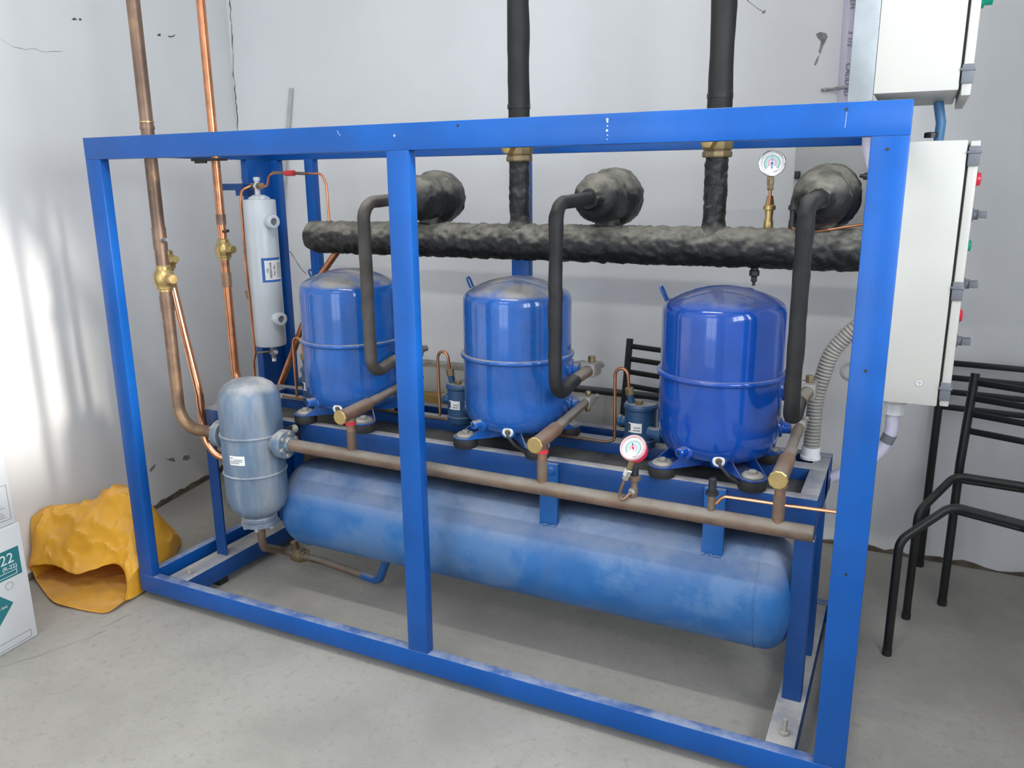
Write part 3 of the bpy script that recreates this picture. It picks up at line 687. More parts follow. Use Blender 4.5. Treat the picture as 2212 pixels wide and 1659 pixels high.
# ================================================================== LEFT COPPER PIPES
def ballvalve(t, c, r, capdir, m='brass', caps=True):
    c = V(c)
    b = MB().lathe([(r * .62, -r * 1.5), (r * .72, -r * 1.45), (r * .72, -r * 1.2), (r * .95, -r * 1.1), (r * .95, -r * .75), (r * 1.05, -r * .6), (r * 1.12, -r * .2), (r * 1.12, r * .15), (r * .98, r * .55), (r * .75, r * .85), (r * .75, r * 1.25), (r * .62, r * 1.35)], c, (0, 0, 1), 24).build('ball_valve', m, t)
    d = V(capdir).normalized(); 
    k = MB().lathe([(r * .40, r * .8), (r * .44, r * 1.25), (r * .54, r * 1.3), (r * .54, r * 2.25), (r * .46, r * 2.35), (0, r * 2.36)], c, d, 10).build('valve_cap', m, b, smooth=20)
    return b
camd = V((.75, -.66, 0))
t = thing('copper_pipe', 'thick brown heat-stained copper pipe at far left, bending into the vessel flange', 'pipe', (.14, .12, .6), 'copper riser pipes at left')
x1 = .1415
MB().tube([(x1, .12, ROOM_H), (x1, .12, DZ - .002), (VX - .155, .12, DZ)], .0195, 20, bend=.10, nb=12).build('pipe', 'copper_burnt', t, smooth=60)
ballvalve(t, (x1, .12, 1.102), .030, (.95, -.32, 0))
for z, h in ((1.555, .012), (1.19, .07), (.995, .05)): MB().tube([(x1, .12, z), (x1, .12, z + h)], .0215, 20).build('coupling', 'copper_burnt', t)
MB().tube([(x1, .12, 1.575), (x1, .12, 1.579)], .0225, 20).build('solder_ring', 'brass', t)
MB().box((.032, .10, 1.476), (.17, .145, 1.484)).build('pipe_clamp', 'steel_dusty', t, bevel=.001)
MB().cyl((x1 + .015, .115, 1.222), (x1 + .05, .105, 1.224), .006, 10).build('port_stem', 'grey_plastic', t)
t = thing('copper_pipe', 'straight orange copper pipe with round brass valve between thick brown pipe and grey reservoir', 'pipe', (.125, .4, .7), 'copper riser pipes at left')
x2 = .126; y2 = .40
MB().tube([(x2, y2, ROOM_H), (x2, y2, .69), (.285, y2, .665), (.315, y2, .60), (.315, y2, .50)], .0145, 18, bend=.055, nb=10).build('pipe', 'copper', t, smooth=60)
ballvalve(t, (x2, y2, 1.172), .026, (.97, -.25, 0))
for z, h in ((1.255, .035), (1.04, .05)): MB().tube([(x2, y2, z), (x2, y2, z + h)], .0165, 18).build('coupling', 'copper_burnt', t)
MB().cyl((x2 + .01, y2 - .005, 1.232), (x2 + .042, y2 - .015, 1.235), .0055, 10).build('port_stem', 'black_plastic', t)
MB().box((.032, y2 - .02, 1.468), (x2 + .03, y2 + .025, 1.476)).box((.05, y2 - .022, 1.46), (.10, y2 - .012, 1.476)).build('pipe_clamp', 'black_rubber', t, bevel=.001)
t = thing('copper_pipe', 'bright leaning copper pipe tucked behind the thick brown pipe', 'pipe', (.16, .2, .48), 'copper riser pipes at left')
y3 = .20
MB().tube([P(329, 346, y3), P(345, 480, y3), P(363, 600, y3)], .0125, 16).build('upper_pipe', 'copper', t)
MB().tube([P(369, 600, y3), P(398, 720, y3), P(431, 850, y3), P(443, 950, y3), P(470, 987, y3), P(520, 992, y3 + .03)], .0132, 18, bend=.07, nb=10).build('lower_pipe', 'copper_bright', t, smooth=60)
ballvalve(t, P(362, 562, y3), .024, (.97, -.25, .1))
t = thing('clamp_bracket', 'short blue angle bracket between orange copper pipe and grey reservoir', 'bracket', (.03, .60, 1.36))
q0, q1 = P(472, 397, .575), P(523, 411, .575)
MB().box((q0.x, .572, q1.z), (q1.x, .577, q0.z)).box((q1.x - .035, .577, q1.z - .02), (q1.x, .650, q0.z)).build('arm', 'stand_blue', t, bevel=.001)

# ================================================================== OIL RESERVOIR
OX, OY, OR = .128, .590, .0575
t = thing('oil_reservoir', 'slim light grey cylindrical oil reservoir standing at the left rear corner post', 'reservoir', (OX, OY, .78))
prof = [(0, .795), (.04, .795), (OR - .004, .797), (OR, .803), (OR, 1.330), (OR - .003, 1.335), (.04, 1.337), (.036, 1.343), (.02, 1.352), (0, 1.353)]
MB().lathe(prof, (OX, OY, 0), seg=48).build('body', 'tank_grey', t, smooth=40)
pd = V((.95, -.31, 0)).normalized()
for z in (1.258, .905):
    p = MB().lathe([(.020, 0), (.020, .022), (.024, .023), (.024, .040), (.021, .042), (.013, .042), (.013, .034), (0, .033)], V((OX, OY, z)) + pd * (OR - .006), pd, 20, cap=False).build('sight_port', 'tank_grey', t)
    MB().lathe([(.0128, .0335), (.0128, .036)], V((OX, OY, z)) + pd * (OR - .006), pd, 16).build('port_hole', 'grey_plastic', p)
tv = MB().lathe([(.010, 0), (.010, .025), (.014, .026), (.014, .036), (.010, .037), (.008, .048), (.012, .049), (.012, .062), (0, .063)], (OX - .004, OY, 1.352), (0, 0, 1), 16).build('top_valve', 'tank_grey', t)
for s in (-1, 1):
    MB().hexn(V((OX - .004, OY, 1.383)) + V((s * .012, -s * .006, 0)), V((OX - .004, OY, 1.383)) + V((s * .042, -s * .02, 0)), .0125).build('flare_nut', 'brass_old', tv)
MB().cyl((OX + .035, OY - .02, 1.336), (OX + .035, OY - .02, 1.348), .012, 14).build('relief_plug', 'tank_grey', t)
az = math.radians(-22)
la = MB().cpatch((OX, OY, 0), OR + .0002, az - .62, az + .75, 1.040, 1.128, 14).build('label_plate', 'ink_blue', t, smooth=60)
MB().cpatch((OX, OY, 0), OR + .0012, az - .44, az + .72, 1.048, 1.119, 14).build('label_paper', 'paper_white', la, smooth=60)
def rim_pt(a, r=OR + .0026): return V((OX + r * math.cos(a), OY + r * math.sin(a), 0))
def rim_text(body, size, da, z):
    a = az + da; n = V((math.cos(a), math.sin(a), 0)); tng = V((-math.sin(a), math.cos(a), 0))
    return text('lettering', body, size, rim_pt(a) + V((0, 0, z)), (0, 0, 1), -tng, 'ink_dark', la, align='CENTER')
rim_text('OIL', .011, -.22, 1.084); rim_text('RESERVOIR', .0115, -.02, 1.084); rim_text('Mod.  OR-1', .0085, .2, 1.084)
for k in range(3):
    a = az + .38 + .12 * k; MB().cpatch((OX, OY, 0), OR + .0021, a, a + .03, 1.055, 1.11, 2).build('small_print', 'ink_grey', la, smooth=0)
bv = MB().lathe([(.012, 0), (.012, .02), (.016, .021), (.016, .034), (.009, .036), (.009, .05)], (OX + .01, OY, .797), (0, 0, -1), 14).build('bottom_valve', 'grey_plastic', t)
MB().hexn((OX + .02, OY - .005, .775), (OX + .05, OY - .03, .778), .009).build('valve_cap', 'galvanised', bv)
MB().lathe([(.008, .05), (.008, .062), (0, .063)], (OX + .01, OY, .797), (0, 0, -1), 10).build('port_cap', 'white_plastic', bv)
# oil tubes
t = thing('oil_tube', 'thin copper tube with red coupling arching from the grey reservoir to the black header', 'tube', (.4, .57, 1.3))
y5 = HY - .005
ta = [V((OX + .034, OY - .018, 1.385)), P(577, 404, .575), P(582, 374, .572), P(696, 375, y5), P(711, 478, y5), V((P(711, 478, y5).x, HY, HZ + .04))]
MB().tube([ta[0], ta[1], ta[2], ta[3], P(705, 400, y5), ta[4]], .0042, 10, bend=.03).build('tube', 'copper', t)
MB().tube([P(590, 373, .572), P(664, 375, y5)], .0056, 10).build('check_valve', 'copper_burnt', t)
MB().tube([P(617, 374, .572), P(635, 374, y5)], .0098, 12).build('red_coupling', 'red_tape', t, label='red coupling')
t = thing('oil_tube', 'thin copper tube dropping along the left side of the grey reservoir', 'tube', (.05, .56, .8))
MB().tube([V((OX - .04, OY + .01, 1.384)), P(522, 410, .575), P(520, 430, .57), P(530, 560, .56), P(545, 700, .55), P(552, 765, .54), P(548, 780, .54), P(554, 860, .54)], .0050, 10, bend=.025).build('tube', 'copper', t)
MB().tube([P(534, 628, .555), P(538, 645, .555)], .009, 12).build('valve_knob', 'brass_old', t)
MB().tube([P(556, 762, .545), V((OX + .005, OY - .02, .775))], .0038, 8).build('branch_tube', 'brass_old', t)
t = thing('brown_pipe', 'brown diagonal pipe passing behind the leftmost compressor', 'pipe', (.42, .63, .8))
MB().tube([P(738, 530, .64), P(690, 598, .64), P(655, 702, .64), P(606, 830, .64)], .0125, 14, bend=.2).build('pipe', 'copper', t)

# ================================================================== OIL LEVEL REGULATORS
rg_lab = ('dark blue oil regulator half hidden left of the leftmost compressor', 'small dark blue oil regulator pot with white sticker between leftmost and middle compressors', 'small dark blue oil regulator pot with white sticker between middle and glossy compressors')
def make_reg(cx):
    t = thing('oil_regulator', 'r', 'regulator', (0, 0, 0), 'oil regulators on the compressors')
    R = .046
    MB().lathe([(0, 0), (R - .008, 0), (R - .002, .004), (R, .012), (R, .018), (R + .002, .02), (R + .002, .024), (R - .001, .027), (R - .001, .112), (R + .003, .116), (R + .003, .124), (R - .002, .130), (0, .131)], (0, 0, 0), seg=36).build('pot', 'regulator_blue', t, smooth=30)
    MB().cyl((-.025, -.012, .13), (-.029, -.014, .155), .0105, 14).build('inlet_stub', 'regulator_blue', t)
    MB().hexn((-.029, -.014, .153), (-.032, -.015, .175), .0125).build('flare_nut', 'brass_old', t)
    MB().hexn((.0, -.022, .130), (.001, -.022, .143), .0115).build('adjusting_cap', 'brass_old', t)
    MB().lathe([(.017, .0), (.017, .03), (.022, .031), (.022, .05)], (.036, -.03, .055), (1, -.35, 0), 18).build('mounting_stub', 'regulator_blue', t)
    s = MB().lathe([(.014, 0), (.014, .014), (.017, .016), (.017, .026), (0, .027)], (-.040, .0, .07), (-1, .1, 0), 14).build('sight_glass', 'regulator_blue', t)
    a = math.radians(-88)
    MB().cpatch((0, 0, 0), R - .001, a - .55, a + .35, .052, .080).build('sticker', 'paper_white', t, smooth=60)
    MB().cpatch((0, 0, 0), R + .0001, a - .52, a - .38, .056, .077).build('sticker_mark', 'ink_dark', t, smooth=60)
    for k in range(2): MB().cpatch((0, 0, 0), R + .0001, a - .2 + .05 * k, a + .25, .058 + .008 * k, .0605 + .008 * k).build('sticker_print', 'ink_grey', t, smooth=60)
    MB().tube([(-.032, -.015, .172), (-.035, -.016, .205)] + [(-.0545 + .0195 * math.cos(PI * k / 10), -.016, .205 + .024 * math.sin(PI * k / 10)) for k in range(1, 10)] + [(-.074, -.016, .205), (-.070, -.02, .018)], .0046, 10).build('gooseneck_tube', 'copper', t, smooth=60)
    return t
g1 = make_reg(0); regs = [g1, copy_tree(g1), copy_tree(g1)]
for k, (o, x) in enumerate(zip(regs, (.452, 1.038, 1.628))):
    o.location = (x, .445, ZD + .003); o['label'] = rg_lab[k]
t = thing('oil_line', 'thin brown copper oil line lying along the dusty deck behind the compressors', 'tube', (1.0, .44, ZD))
MB().tube([(.30, .443, ZD + .010), (1.535, .420, ZD + .010), (1.558, .428, ZD + .018)], .0046, 10, bend=.02).build('tube', 'copper_burnt', t)

# ================================================================== ELECTRICAL CABINETS
def hinge(x0, x1, y, z0, z1, par): return MB().box((x0, y - .006, z0), (x1, y + .02, z1)).box((x0 - .003, y - .009, z0 + .028), (x1 + .003, y + .02, z0 + .034)).build('hinge', 'grey_plastic', par, bevel=.002)
t = thing('electrical_cabinet', 'lower light grey electrical cabinet with lamps and knobs on its side door', 'cabinet', (2.33, .7, .83))
cab = MB().box((2.2415, .5, .832), (2.376, .90, 1.474)).build('body', 'cabinet_grey', t, bevel=.003)
MB().box((2.376, .515, .845), (2.3815, .885, 1.462)).build('door_gasket', 'black_plastic', t)
dr = MB().box((2.3815, .5, .834), (2.402, .90, 1.472)).build('door', 'cabinet_grey', t, bevel=.003)
for z in (1.415, 1.10, .850): hinge(2.379, 2.403, .5, z, z + .045, dr)
for z, r, m, h, y in ((1.385, .016, 'red_plastic', .012, .58), (1.225, .014, 'green_plastic', .010, .60), (1.05, .016, 'red_plastic', .010, .60)):
    MB().lathe([(r + .003, 0), (r + .003, .004), (r, .006), (r * .9, h), (0, h + .003)], (2.402, y, z), (1, 0, 0), 18).build('pilot_lamp', m, dr)
for z, y in ((1.300, .60), (1.130, .60), (.985, .60)):
    MB().lathe([(.018, 0), (.018, .006), (.012, .008), (.012, .018)], (2.402, y, z), (1, 0, 0), 16).box((2.418, y - .016, z - .008), (2.438, y + .016, z + .008)).build('rotary_knob', 'grey_plastic', dr, bevel=.001)
sy = P(1986, 827, .4995)
g_ = MB().lathe([(.0098, 0), (.0098, .0006)], sy, (0, -1, 0), 28).build('earth_sticker', 'paper_white', t)
gm = MB().ring(sy + V((0, -.0007, 0)), (0, -1, 0), .0088, .0004, 32, 6)
for dz, hw in ((.0015, .006), (-.0015, .004), (-.0045, .002)): gm.box((sy.x - hw, sy.y - .0010, sy.z + dz - .0004), (sy.x + hw, sy.y - .0006, sy.z + dz + .0004))
gm.box((sy.x - .0004, sy.y - .0010, sy.z + .0015), (sy.x + .0004, sy.y - .0006, sy.z + .006)); gm.build('earth_symbol', 'ink_dark', g_, smooth=0)
t = thing('electrical_cabinet', 'upper light grey electrical cabinet with green knob, above the blue frame corner', 'cabinet', (2.25, .7, 1.585))
MB().box((2.1625, .5, 1.585), (2.343, .93, 2.15)).build('body', 'cabinet_grey', t, bevel=.003)
MB().box((2.343, .515, 1.60), (2.3485, .915, 2.14)).build('door_gasket', 'black_plastic', t)
dr = MB().box((2.3485, .5, 1.572), (2.369, .93, 2.16)).build('door', 'cabinet_grey', t, bevel=.003)
hinge(2.346, 2.370, .5, 1.598, 1.64, dr)
MB().lathe([(.028, 0), (.028, .008), (.022, .010), (.022, .026), (.012, .028), (.012, .036)], (2.369, .60, 1.80), (1, 0, 0), 20).build('green_knob', 'green_plastic', dr, label='green switch knob')
MB().box((2.106, .5, 1.571), (2.162, .52, 2.5)).box((2.106, .52, 1.571), (2.11, .93, 2.5)).build('mounting_channel', 'galvanised', t, bevel=.001)
MB().box((2.108, .50, 1.5305), (2.16, .80, 1.571)).build('support_rail', 'galvanised', t, bevel=.001)
t = thing('cable_conduit', 'short blue conduit joining the upper and lower electrical cabinets', 'conduit', (2.32, .8, 1.474))
b0 = P(2027, 302, .80); b1 = P(2032, 205, .80)
MB().tube([(b0.x, .80, 1.4745), (b0.x + .002, .80, 1.53), (b1.x - .004, .80, 1.5845)], .0125, 16).build('tube', 'conduit_blue', t)
MB().lathe([(.017, 0), (.017, .012), (.012, .014)], P(2010, 301, .75) + V((0, 0, .004)), (0, 0, 1), 10).build('gland', 'black_plastic', t)
t = thing('cable_conduit', 'white threaded gland with lilac hose under the lower cabinet', 'conduit', (2.28, .6, .7))
wx = V((P(1932, 875, .6).x, .6, .832))
MB().lathe([(.030, 0), (.030, .003), (.027, .004), (.027, .022), (.031, .023), (.031, .028), (.027, .029), (.026, .055)], wx, (0, 0, -1), 10).build('gland', 'white_plastic', t, smooth=25)
MB().tube([wx + V((-.002, 0, -.05)), P(1926, 930, .6), P(1905, 970, .6), P(1868, 1005, .6), V((2.140, .594, .575))], .0165, 16, bend=.06).build('hose', 'pvc_lilac', t)
MB().tube([P(1923, 938, .6), P(1914, 955, .6)], .0178, 16).build('tape_band', 'grey_plastic', t)
t = thing('cable_conduit', 'grey corrugated cable hose curving from the cabinet down to the stand corner', 'conduit', (2.08, .54, ZD))
yc = .545
cp0 = fillet([V((2.241, .56, .955)), P(1885, 690, yc), P(1845, 708, yc), P(1795, 760, yc), P(1762, 860, yc), P(1752, 968, yc)], .12, 12)
cp = [cp0[0]]; step = .0095; acc = 0.0
for a, b in zip(cp0, cp0[1:]):
    l = (b - a).length; d_ = step - acc
    while d_ <= l: cp.append(a.lerp(b, d_ / l)); d_ += step
    acc = l - (d_ - step)
MB().tube(cp, .0180, 18).build('hose_core', 'conduit_grey', t)
cr = MB()
for a, b in zip(cp, cp[1:]): cr.ring((a + b) / 2, b - a, .0180, .0042, 20, 6)
cr.build('corrugation', 'conduit_grey', t, kind='stuff')
bp = P(1752, 968, yc); 
MB().lathe([(.0245, -.005), (.0245, .02), (.027, .021), (.027, bp.z - ZD + .0 if bp.z - ZD > .022 else .03)], bp, (0, 0, -1), 16).build('end_fitting', 'white_plastic', t)
t = thing('cable_conduit', 'lilac plastic hose hanging inside the top right corner of the blue frame', 'conduit', (2.17, .6, 1.35))
MB().tube([P(1880, 262, .62), P(1878, 320, .62), P(1886, 360, .62), P(1900, 395, .62), V((2.241, .62, 1.28))], .018, 16, bend=.1).build('hose', 'pvc_lilac', t)
MB().lathe([(.009, 0), (.009, .02), (.005, .021), (.005, .03)], P(1884, 382, .60), (-1, 0, .1), 10).build('cable_plug', 'black_plastic', t)
t = thing('wire_coil', 'small coiled steel wire ring hanging left of the right frame post', 'wire', P(1836, 830, .5))
for k in range(3): MB().ring(P(1836 + k, 803, .62), (.3, -1, .1 * k), .024 - .002 * k, .0022, 32, 6).build('wire_loop', 'steel_dusty', t)
MB().tube([P(1836, 785, .62), P(1860, 778, .64), V((2.208, .655, P(1870, 775, .65).z))], .002, 6).build('wire_hook', 'steel_dusty', t)
t = thing('wall_box', 'grey flat metal box on the back wall behind the right filter canister', 'box', (2.04, 1.4, 1.17))
wl = P(1718, 330, 1.34).x
MB().box((wl, 1.34, 1.17), (wl + .36, YB - .0005, 1.50)).build('body', 'wall_box_grey', t, bevel=.003)
c_ = P(1722, 378, 1.34); MB().box((c_.x - .008, 1.328, c_.z - .013), (c_.x + .010, 1.34, c_.z + .013)).build('latch', 'black_plastic', t, bevel=.002)
t = thing('wall_conduit', 'lilac PVC conduit pipe with printed lettering clamped to the back wall', 'conduit', (2.01, YB - .03, 1.5))
ca = P(1816, 300, YB - .026); cb_ = P(1856, -260, YB - .026)
cd = (cb_ - ca).normalized()
MB().tube([ca, cb_], .0215, 20).build('pipe', 'pvc_lilac', t)
e_ = P(1822, 190, YB - .03)
cl = MB().tube([e_ + V((-.075, .024, 0)), e_ + V((-.035, .022, 0)), e_ + V((-.02, -.02, 0)), e_ + V((.022, -.022, 0)), e_ + V((.03, .02, 0))], .005, 8, bend=.012).build('pipe_clamp', 'galvanised', t)
MB().lathe([(.006, 0), (.005, .004)], e_ + V((-.06, .018, 0)), (0, -1, 0), 10).build('clamp_screw', 'steel_dusty', cl)
nrm = V((.12, -1, 0)).normalized(); rt_ = -cd
for s, (u, v) in (('CALIDAD', (1828, 136)), ('3 1/2', (1833, 66)), ('YMEH', (1839, -26))):
    q = P(u, v, YB - .0485); ux = -cd; uy = nrm.cross(ux) 
    text('lettering', s, .025, q + V((0, -.0004, 0)), ux, uy, 'ink_grey', t)

# ================================================================== CHAIRS
def make_chair(name='metal_chair'):
    t = thing(name, 'c', 'chair', (0, 0, 0), 'black tube chairs by the back wall')
    w, d, r = .38, .43, .0125
    for x in (0, w): 
        o = MB().tube([(x, .0, 0), (x, 0, .50), (x, .035, .79)], r + .001, 14, bend=.08).build('back_post', 'chair_black', t)
        MB().cyl((x, 0, 0), (x, 0, .02), r + .0022, 12).build('foot_cap', 'black_rubber', o)
    fl_ = MB().tube([(0, -d, 0), (0, -d, .37), (.085, -d + .13, .465), (w - .085, -d + .13, .465), (w, -d, .37), (w, -d, 0)], r, 14, bend=.05, nb=8).build('front_frame', 'chair_black', t)
    for x in (0, w): MB().cyl((x, -d, 0), (x, -d, .02), r + .0012, 12).build('foot_cap', 'black_rubber', fl_)
    MB().tube([(.07, -d + .15, .445), (w - .07, -d + .15, .445)], .009, 10).build('seat_bar', 'chair_black', t)
    for x in (w - .11, w - .07): MB().tube([(x, -d + .13, .452), (w - .002, -.008, .45 if x > w - .1 else .41)], .008, 10).build('side_bar', 'chair_black', t)
    for z in (.762, .712, .662, .608):
        y = .035 * (z - .5) / .29
        MB().box((.010, y - .004, z - .010), (w - .010, y + .004, z + .010)).build('back_slat', 'chair_black', t, bevel=.002)
    return t
ch = make_chair(); chairs = [ch, copy_tree(ch), copy_tree(ch)]
for o, loc, rz, lab in zip(chairs, ((2.485, 1.115, 0), (2.416, 1.396, 0), (P(1345, 760, 1.24).x + .008, 1.243, 0)), (-21, -5, -14),
    ('black tubular chair nearest the camera at the right edge', 'black tubular chair standing behind the nearer one against the back wall', 'black tubular chair seen between the middle and glossy compressors')):
    o.location = loc; o.rotation_euler.z = math.radians(rz); o['label'] = lab

# ================================================================== THINGS BEHIND THE RACK
tag(MB().box((.20, 1.30, .0), (.96, 1.44, .585)).build('foam_panel', 'foam_white', bevel=.004), 'dusty white foam panel standing on the floor against the back wall', 'panel')
tag(MB().box((.15, 1.24, .0), (.72, 1.298, .475)).build('yellow_board', 'board_yellow', bevel=.003), 'yellowish brown board leaning low in front of the white foam panel', 'board')
t = thing('grey_board', 'beige grey board with dark metal edge standing behind the middle compressor', 'board', (1.22, 1.38, 0))
MB().box((.975, 1.36, 0), (1.43, 1.41, .53)).build('board', 'board_grey', t, bevel=.003)
MB().box((.97, 1.356, .531), (1.435, 1.414, .546)).build('edge_strip', 'black_plastic', t, bevel=.002)
t = thing('cardboard_box', 'brown cardboard box on the floor behind the left end of the stand', 'box', (-.3, 1.0, 0))
bx = MB().obox((-.22, 1.02, .225), (.42, .44, .449), Matrix.Rotation(.35, 3, 'Z')); bx.build('carton', 'cardboard', t, bevel=.003)
q = Matrix.Rotation(.35, 3, 'Z')
MB().obox((-.22, 1.02, .4505), (.42, .05, .0012), q).build('tape_strip', 'board_yellow', t)
t = thing('grey_pipe', 'dusty grey pipe section lying on the floor behind the stand', 'pipe', (.2, 1.0, 0))
MB().tube([(.06, .93, .036), (.75, 1.0, .036)], .035, 20).build('pipe', 'steel_dusty', t)
la_ = P(629, 190, 1.452); lb2 = P(598, 478, 1.44); ld = (lb2 - la_).normalized(); foot = la_ + ld * ((la_.z - .002) / -ld.z); foot.y = 1.38; foot.x = max(foot.x, -.74)
ldir = (foot - la_).normalized(); mid = (foot + la_) / 2; yy = ldir.cross(V((0, 1, 0))).normalized(); M_ = Matrix((yy, ldir.cross(yy).normalized(), ldir)).transposed()
tag(MB().obox(mid, (.020, .006, (foot - la_).length), M_).build('plastic_lath', 'lath_grey'), 'thin grey plastic lath leaning on the back wall behind the reservoir', 'lath')

# ================================================================== REFRIGERANT CARTONS
CW, CH = .26, .388
def carton(lab, k, dx, dy, rz):
    o = thing('refrigerant_carton', lab, 'carton', (-.104 + dx, -.311 + dy, CH * k), 'stacked refrigerant cartons')
    R_ = Matrix.Rotation(rz, 3, 'Z'); org = V(o.location)
    def B(lo, hi): 
        m = MB().box(lo, hi); m.v = [org + R_ @ p for p in m.v]; return m
    body = B((-CW, -CW, .0005), (0, 0, CH - .001)).build('body', 'carton_white', o, bevel=.004)
    def rect(y0, y1, z0, z1, m, nm='print', h=.0006): return B((.0, y0, z0), (h, y1, z1)).build(nm, m, o, smooth=0)
    def frame_(y0, y1, z0, z1, tw, m, h=.0011):
        mb = MB()
        for a, b_, c_, d_ in ((y0, y1, z0, z0 + tw), (y0, y1, z1 - tw, z1), (y0, y0 + tw, z0, z1), (y1 - tw, y1, z0, z1)):
            q = B((0, a, c_), (h, b_, d_)); mb.add(q.v, q.f)
        return mb.build('print_border', m, o, smooth=0)
    ux = R_ @ V((0, 1, 0)); uy = V((0, 0, 1))
    def tx(s, size, y, z, m, h=.0012, align='LEFT'): return text('lettering', s, size, org + R_ @ V((h, y, z)), ux, uy, m, o, align=align)
    if k == 0:
        rect(-CW + .01, -.018, .228, .318, 'ink_teal', 'label_band')
        tx('Freon', .046, -.100, .272, 'paper_white', align='RIGHT'); tx('22', .046, -.084, .275, 'paper_white'); tx('\u00ae', .014, -.098, .298, 'paper_white'); tx('(R-22)', .019, -.080, .255, 'paper_white')
        frame_(-.20, -.034, .234, .249, .0016, 'paper_white')
        pc = (-.137, .148); hh = .075
        mb = MB(); mb.v = [org + R_ @ V((.0006, pc[0] + a * hh, pc[1] + b_ * hh)) for a, b_ in ((0, -1), (1, 0), (0, 1), (-1, 0))] ; mb.f = [(0, 1, 2, 3)]; mb.build('hazard_diamond', 'ink_teal', o, smooth=0)
        tx('NON-FLAMMABLE GAS', .0105, pc[0], pc[1] - .006, 'paper_white', .0014, 'CENTER'); tx('2', .026, pc[0], pc[1] - .060, 'paper_white', .0014, 'CENTER')
        gb = MB().lathe([(.0, 0), (.007, .001), (.007, .035), (.003, .042), (.003, .052), (0, .053)], org + R_ @ V((.0014, pc[0] - .02, pc[1] + .022)), R_ @ V((0, 1, .45)), 8)
        gb.v = [p - (R_ @ V((1, 0, 0))) * ((p - org).dot(R_ @ V((1, 0, 0))) - .0014) * .96 for p in gb.v]; gb.build('cylinder_symbol', 'paper_white', o, smooth=0)
        frame_(-.20, -.022, .010, .034, .0009, 'ink_grey')
        MB().ring(org + R_ @ V((.0008, -.066, .205)), R_ @ V((1, 0, 0)), .012, .0006, 24, 5).build('round_mark', 'ink_grey', o)
    else:
        for y0, y1, z0, z1 in ((-.22, -.014, .018, .128), (-.22, -.030, .17, .33)):
            frame_(y0, y1, z0, z1, .0010, 'ink_grey'); mb = MB(); n = int((z1 - z0 - .02) / .0075)
            for j in range(n):
                q = B((0, y0 + .012, z0 + .010 + j * .0075), (.0009, y1 - .012 - .03 * random.random(), z0 + .0115 + j * .0075)); mb.add(q.v, q.f)
            mb.build('small_print', 'ink_grey', o, smooth=0, kind='stuff')
    return o
carton('bottom white refrigerant carton with teal label and hazard diamond', 0, 0, 0, math.radians(5))
carton('second white refrigerant carton printed with small text, above the teal-labelled one', 1, -.006, -.006, math.radians(3))
carton('uppermost white refrigerant carton at the left edge', 2, .018, -.006, math.radians(4))

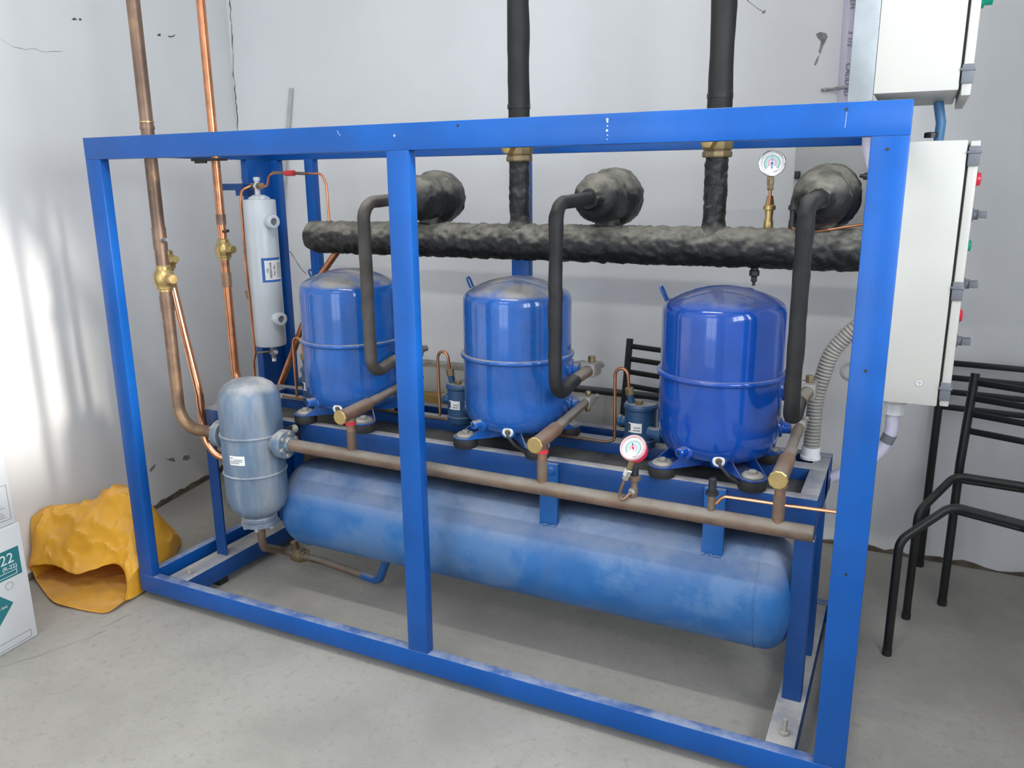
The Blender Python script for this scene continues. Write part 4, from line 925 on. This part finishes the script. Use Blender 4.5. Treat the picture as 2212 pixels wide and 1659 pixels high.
# ================================================================== YELLOW SACK
def crom(pts, n):
    out = []; m = len(pts) - 1
    for k in range(n):
        t = m * k / (n - 1); i = min(int(t), m - 1); f = t - i
        p0, p1, p2, p3 = pts[max(i - 1, 0)], pts[i], pts[i + 1], pts[min(i + 2, m)]
        out.append(.5 * ((2 * p1) + (p2 - p0) * f + (2 * p0 - 5 * p1 + 4 * p2 - p3) * f * f + (3 * p1 - p0 - 3 * p2 + p3) * f ** 3))
    return out
def sack():
    up = [[(-.485, -.075, .03), (-.42, -.105, .075), (-.354, -.085, .088), (-.30, -.08, .085), (-.235, -.075, .072), (-.19, -.045, .086), (-.13, .0, .10), (-.073, .0, .09), (-.016, -.035, .045)],
          [(-.485, -.060, .10), (-.42, -.08, .13), (-.35, -.06, .14), (-.25, -.045, .13), (-.16, .0, .15), (-.08, .02, .14), (-.016, .0, .09)],
          [(-.485, -.055, .19), (-.42, -.05, .22), (-.35, -.03, .20), (-.25, .0, .22), (-.16, .03, .25), (-.08, .05, .22), (-.02, .04, .13)],
          [(-.485, -.03, .235), (-.42, .0, .255), (-.35, .03, .265), (-.25, .07, .30), (-.18, .09, .345), (-.1, .1, .315), (-.03, .09, .17)],
          [(-.50, .06, .18), (-.42, .1, .22), (-.35, .14, .24), (-.27, .16, .31), (-.2, .17, .31), (-.12, .18, .25), (-.06, .18, .12)],
          [(-.51, .16, .10), (-.4, .2, .16), (-.3, .24, .20), (-.2, .26, .19), (-.12, .27, .10)],
          [(-.48, .29, .04), (-.35, .32, .08), (-.27, .335, .09), (-.19, .34, .05)],
          [(-.42, .36, .008), (-.3, .375, .02), (-.21, .37, .010)]]
    dn = [[(-.012, -.06, .02), (-.012, -.125, .008), (-.066, -.145, .006), (-.15, -.158, .008), (-.234, -.162, .010), (-.345, -.124, .012), (-.45, -.085, .015)],
          [(-.012, -.03, .012), (-.06, -.09, .005), (-.2, -.105, .005), (-.35, -.09, .005), (-.47, -.06, .006)],
          [(-.02, .02, .008), (-.2, -.03, .005), (-.35, -.04, .005), (-.48, -.03, .006)],
          [(-.03, .07, .008), (-.2, .04, .005), (-.35, .02, .005), (-.485, .0, .006)],
          [(-.06, .16, .008), (-.2, .13, .005), (-.35, .11, .005), (-.495, .08, .006)],
          [(-.12, .25, .008), (-.25, .22, .005), (-.38, .19, .005), (-.505, .17, .006)],
          [(-.19, .33, .006), (-.30, .31, .005), (-.47, .29, .006)],
          [(-.21, .37, .005), (-.3, .37, .004), (-.42, .36, .005)]]
    A, B, N = 60, 40, 70
    rings = [crom([V(p) for p in u], A) + crom([V(p) for p in d], B) for u, d in zip(up, dn)]; M = A + B
    cols = [crom([r[i] for r in rings], N + 1) for i in range(M)]
    vs = []; fs = []
    for j in range(N + 1):
        edge = min(1, j / 6)
        for i in range(M):
            p = cols[i][j]; top = i < A; k = (.35 + .65 * edge) * (1 if top else .3)
            n1 = V((noise.noise(p * 8), noise.noise(p * 8 + V((7, 0, 0))), noise.noise(p * 8 + V((0, 7, 0)))))
            q = p * 13 + n1 * .6; rid = 1 - abs(noise.noise(q)) * 2.2; rid2 = 1 - abs(noise.noise(q * 2.1 + V((5, 5, 5)))) * 2.2
            p = p + n1 * .016 * k + V((0, -.35, 1)) * (max(0, rid - .45) * .022 + max(0, rid2 - .5) * .009) * k
            p.z = max(p.z, .003); p.x = min(p.x, -.006); p.x = max(p.x, -.62 - .194 * (p.y - .61) + .012)
            vs.append(p)
    for j in range(N):
        for i in range(M): fs.append((j * M + i, j * M + (i + 1) % M, (j + 1) * M + (i + 1) % M, (j + 1) * M + i))
    fs.append(tuple(N * M + i for i in range(M)))
    o = MB().add(vs, fs).build('plastic_sack', 'sack_yellow', smooth=30)
    md = o.modifiers.new('thickness', 'SOLIDIFY'); md.thickness = .0015; md.offset = 0
    return tag(o, 'crumpled yellow plastic sack lying open on the floor by the left frame post', 'sack')
sack()
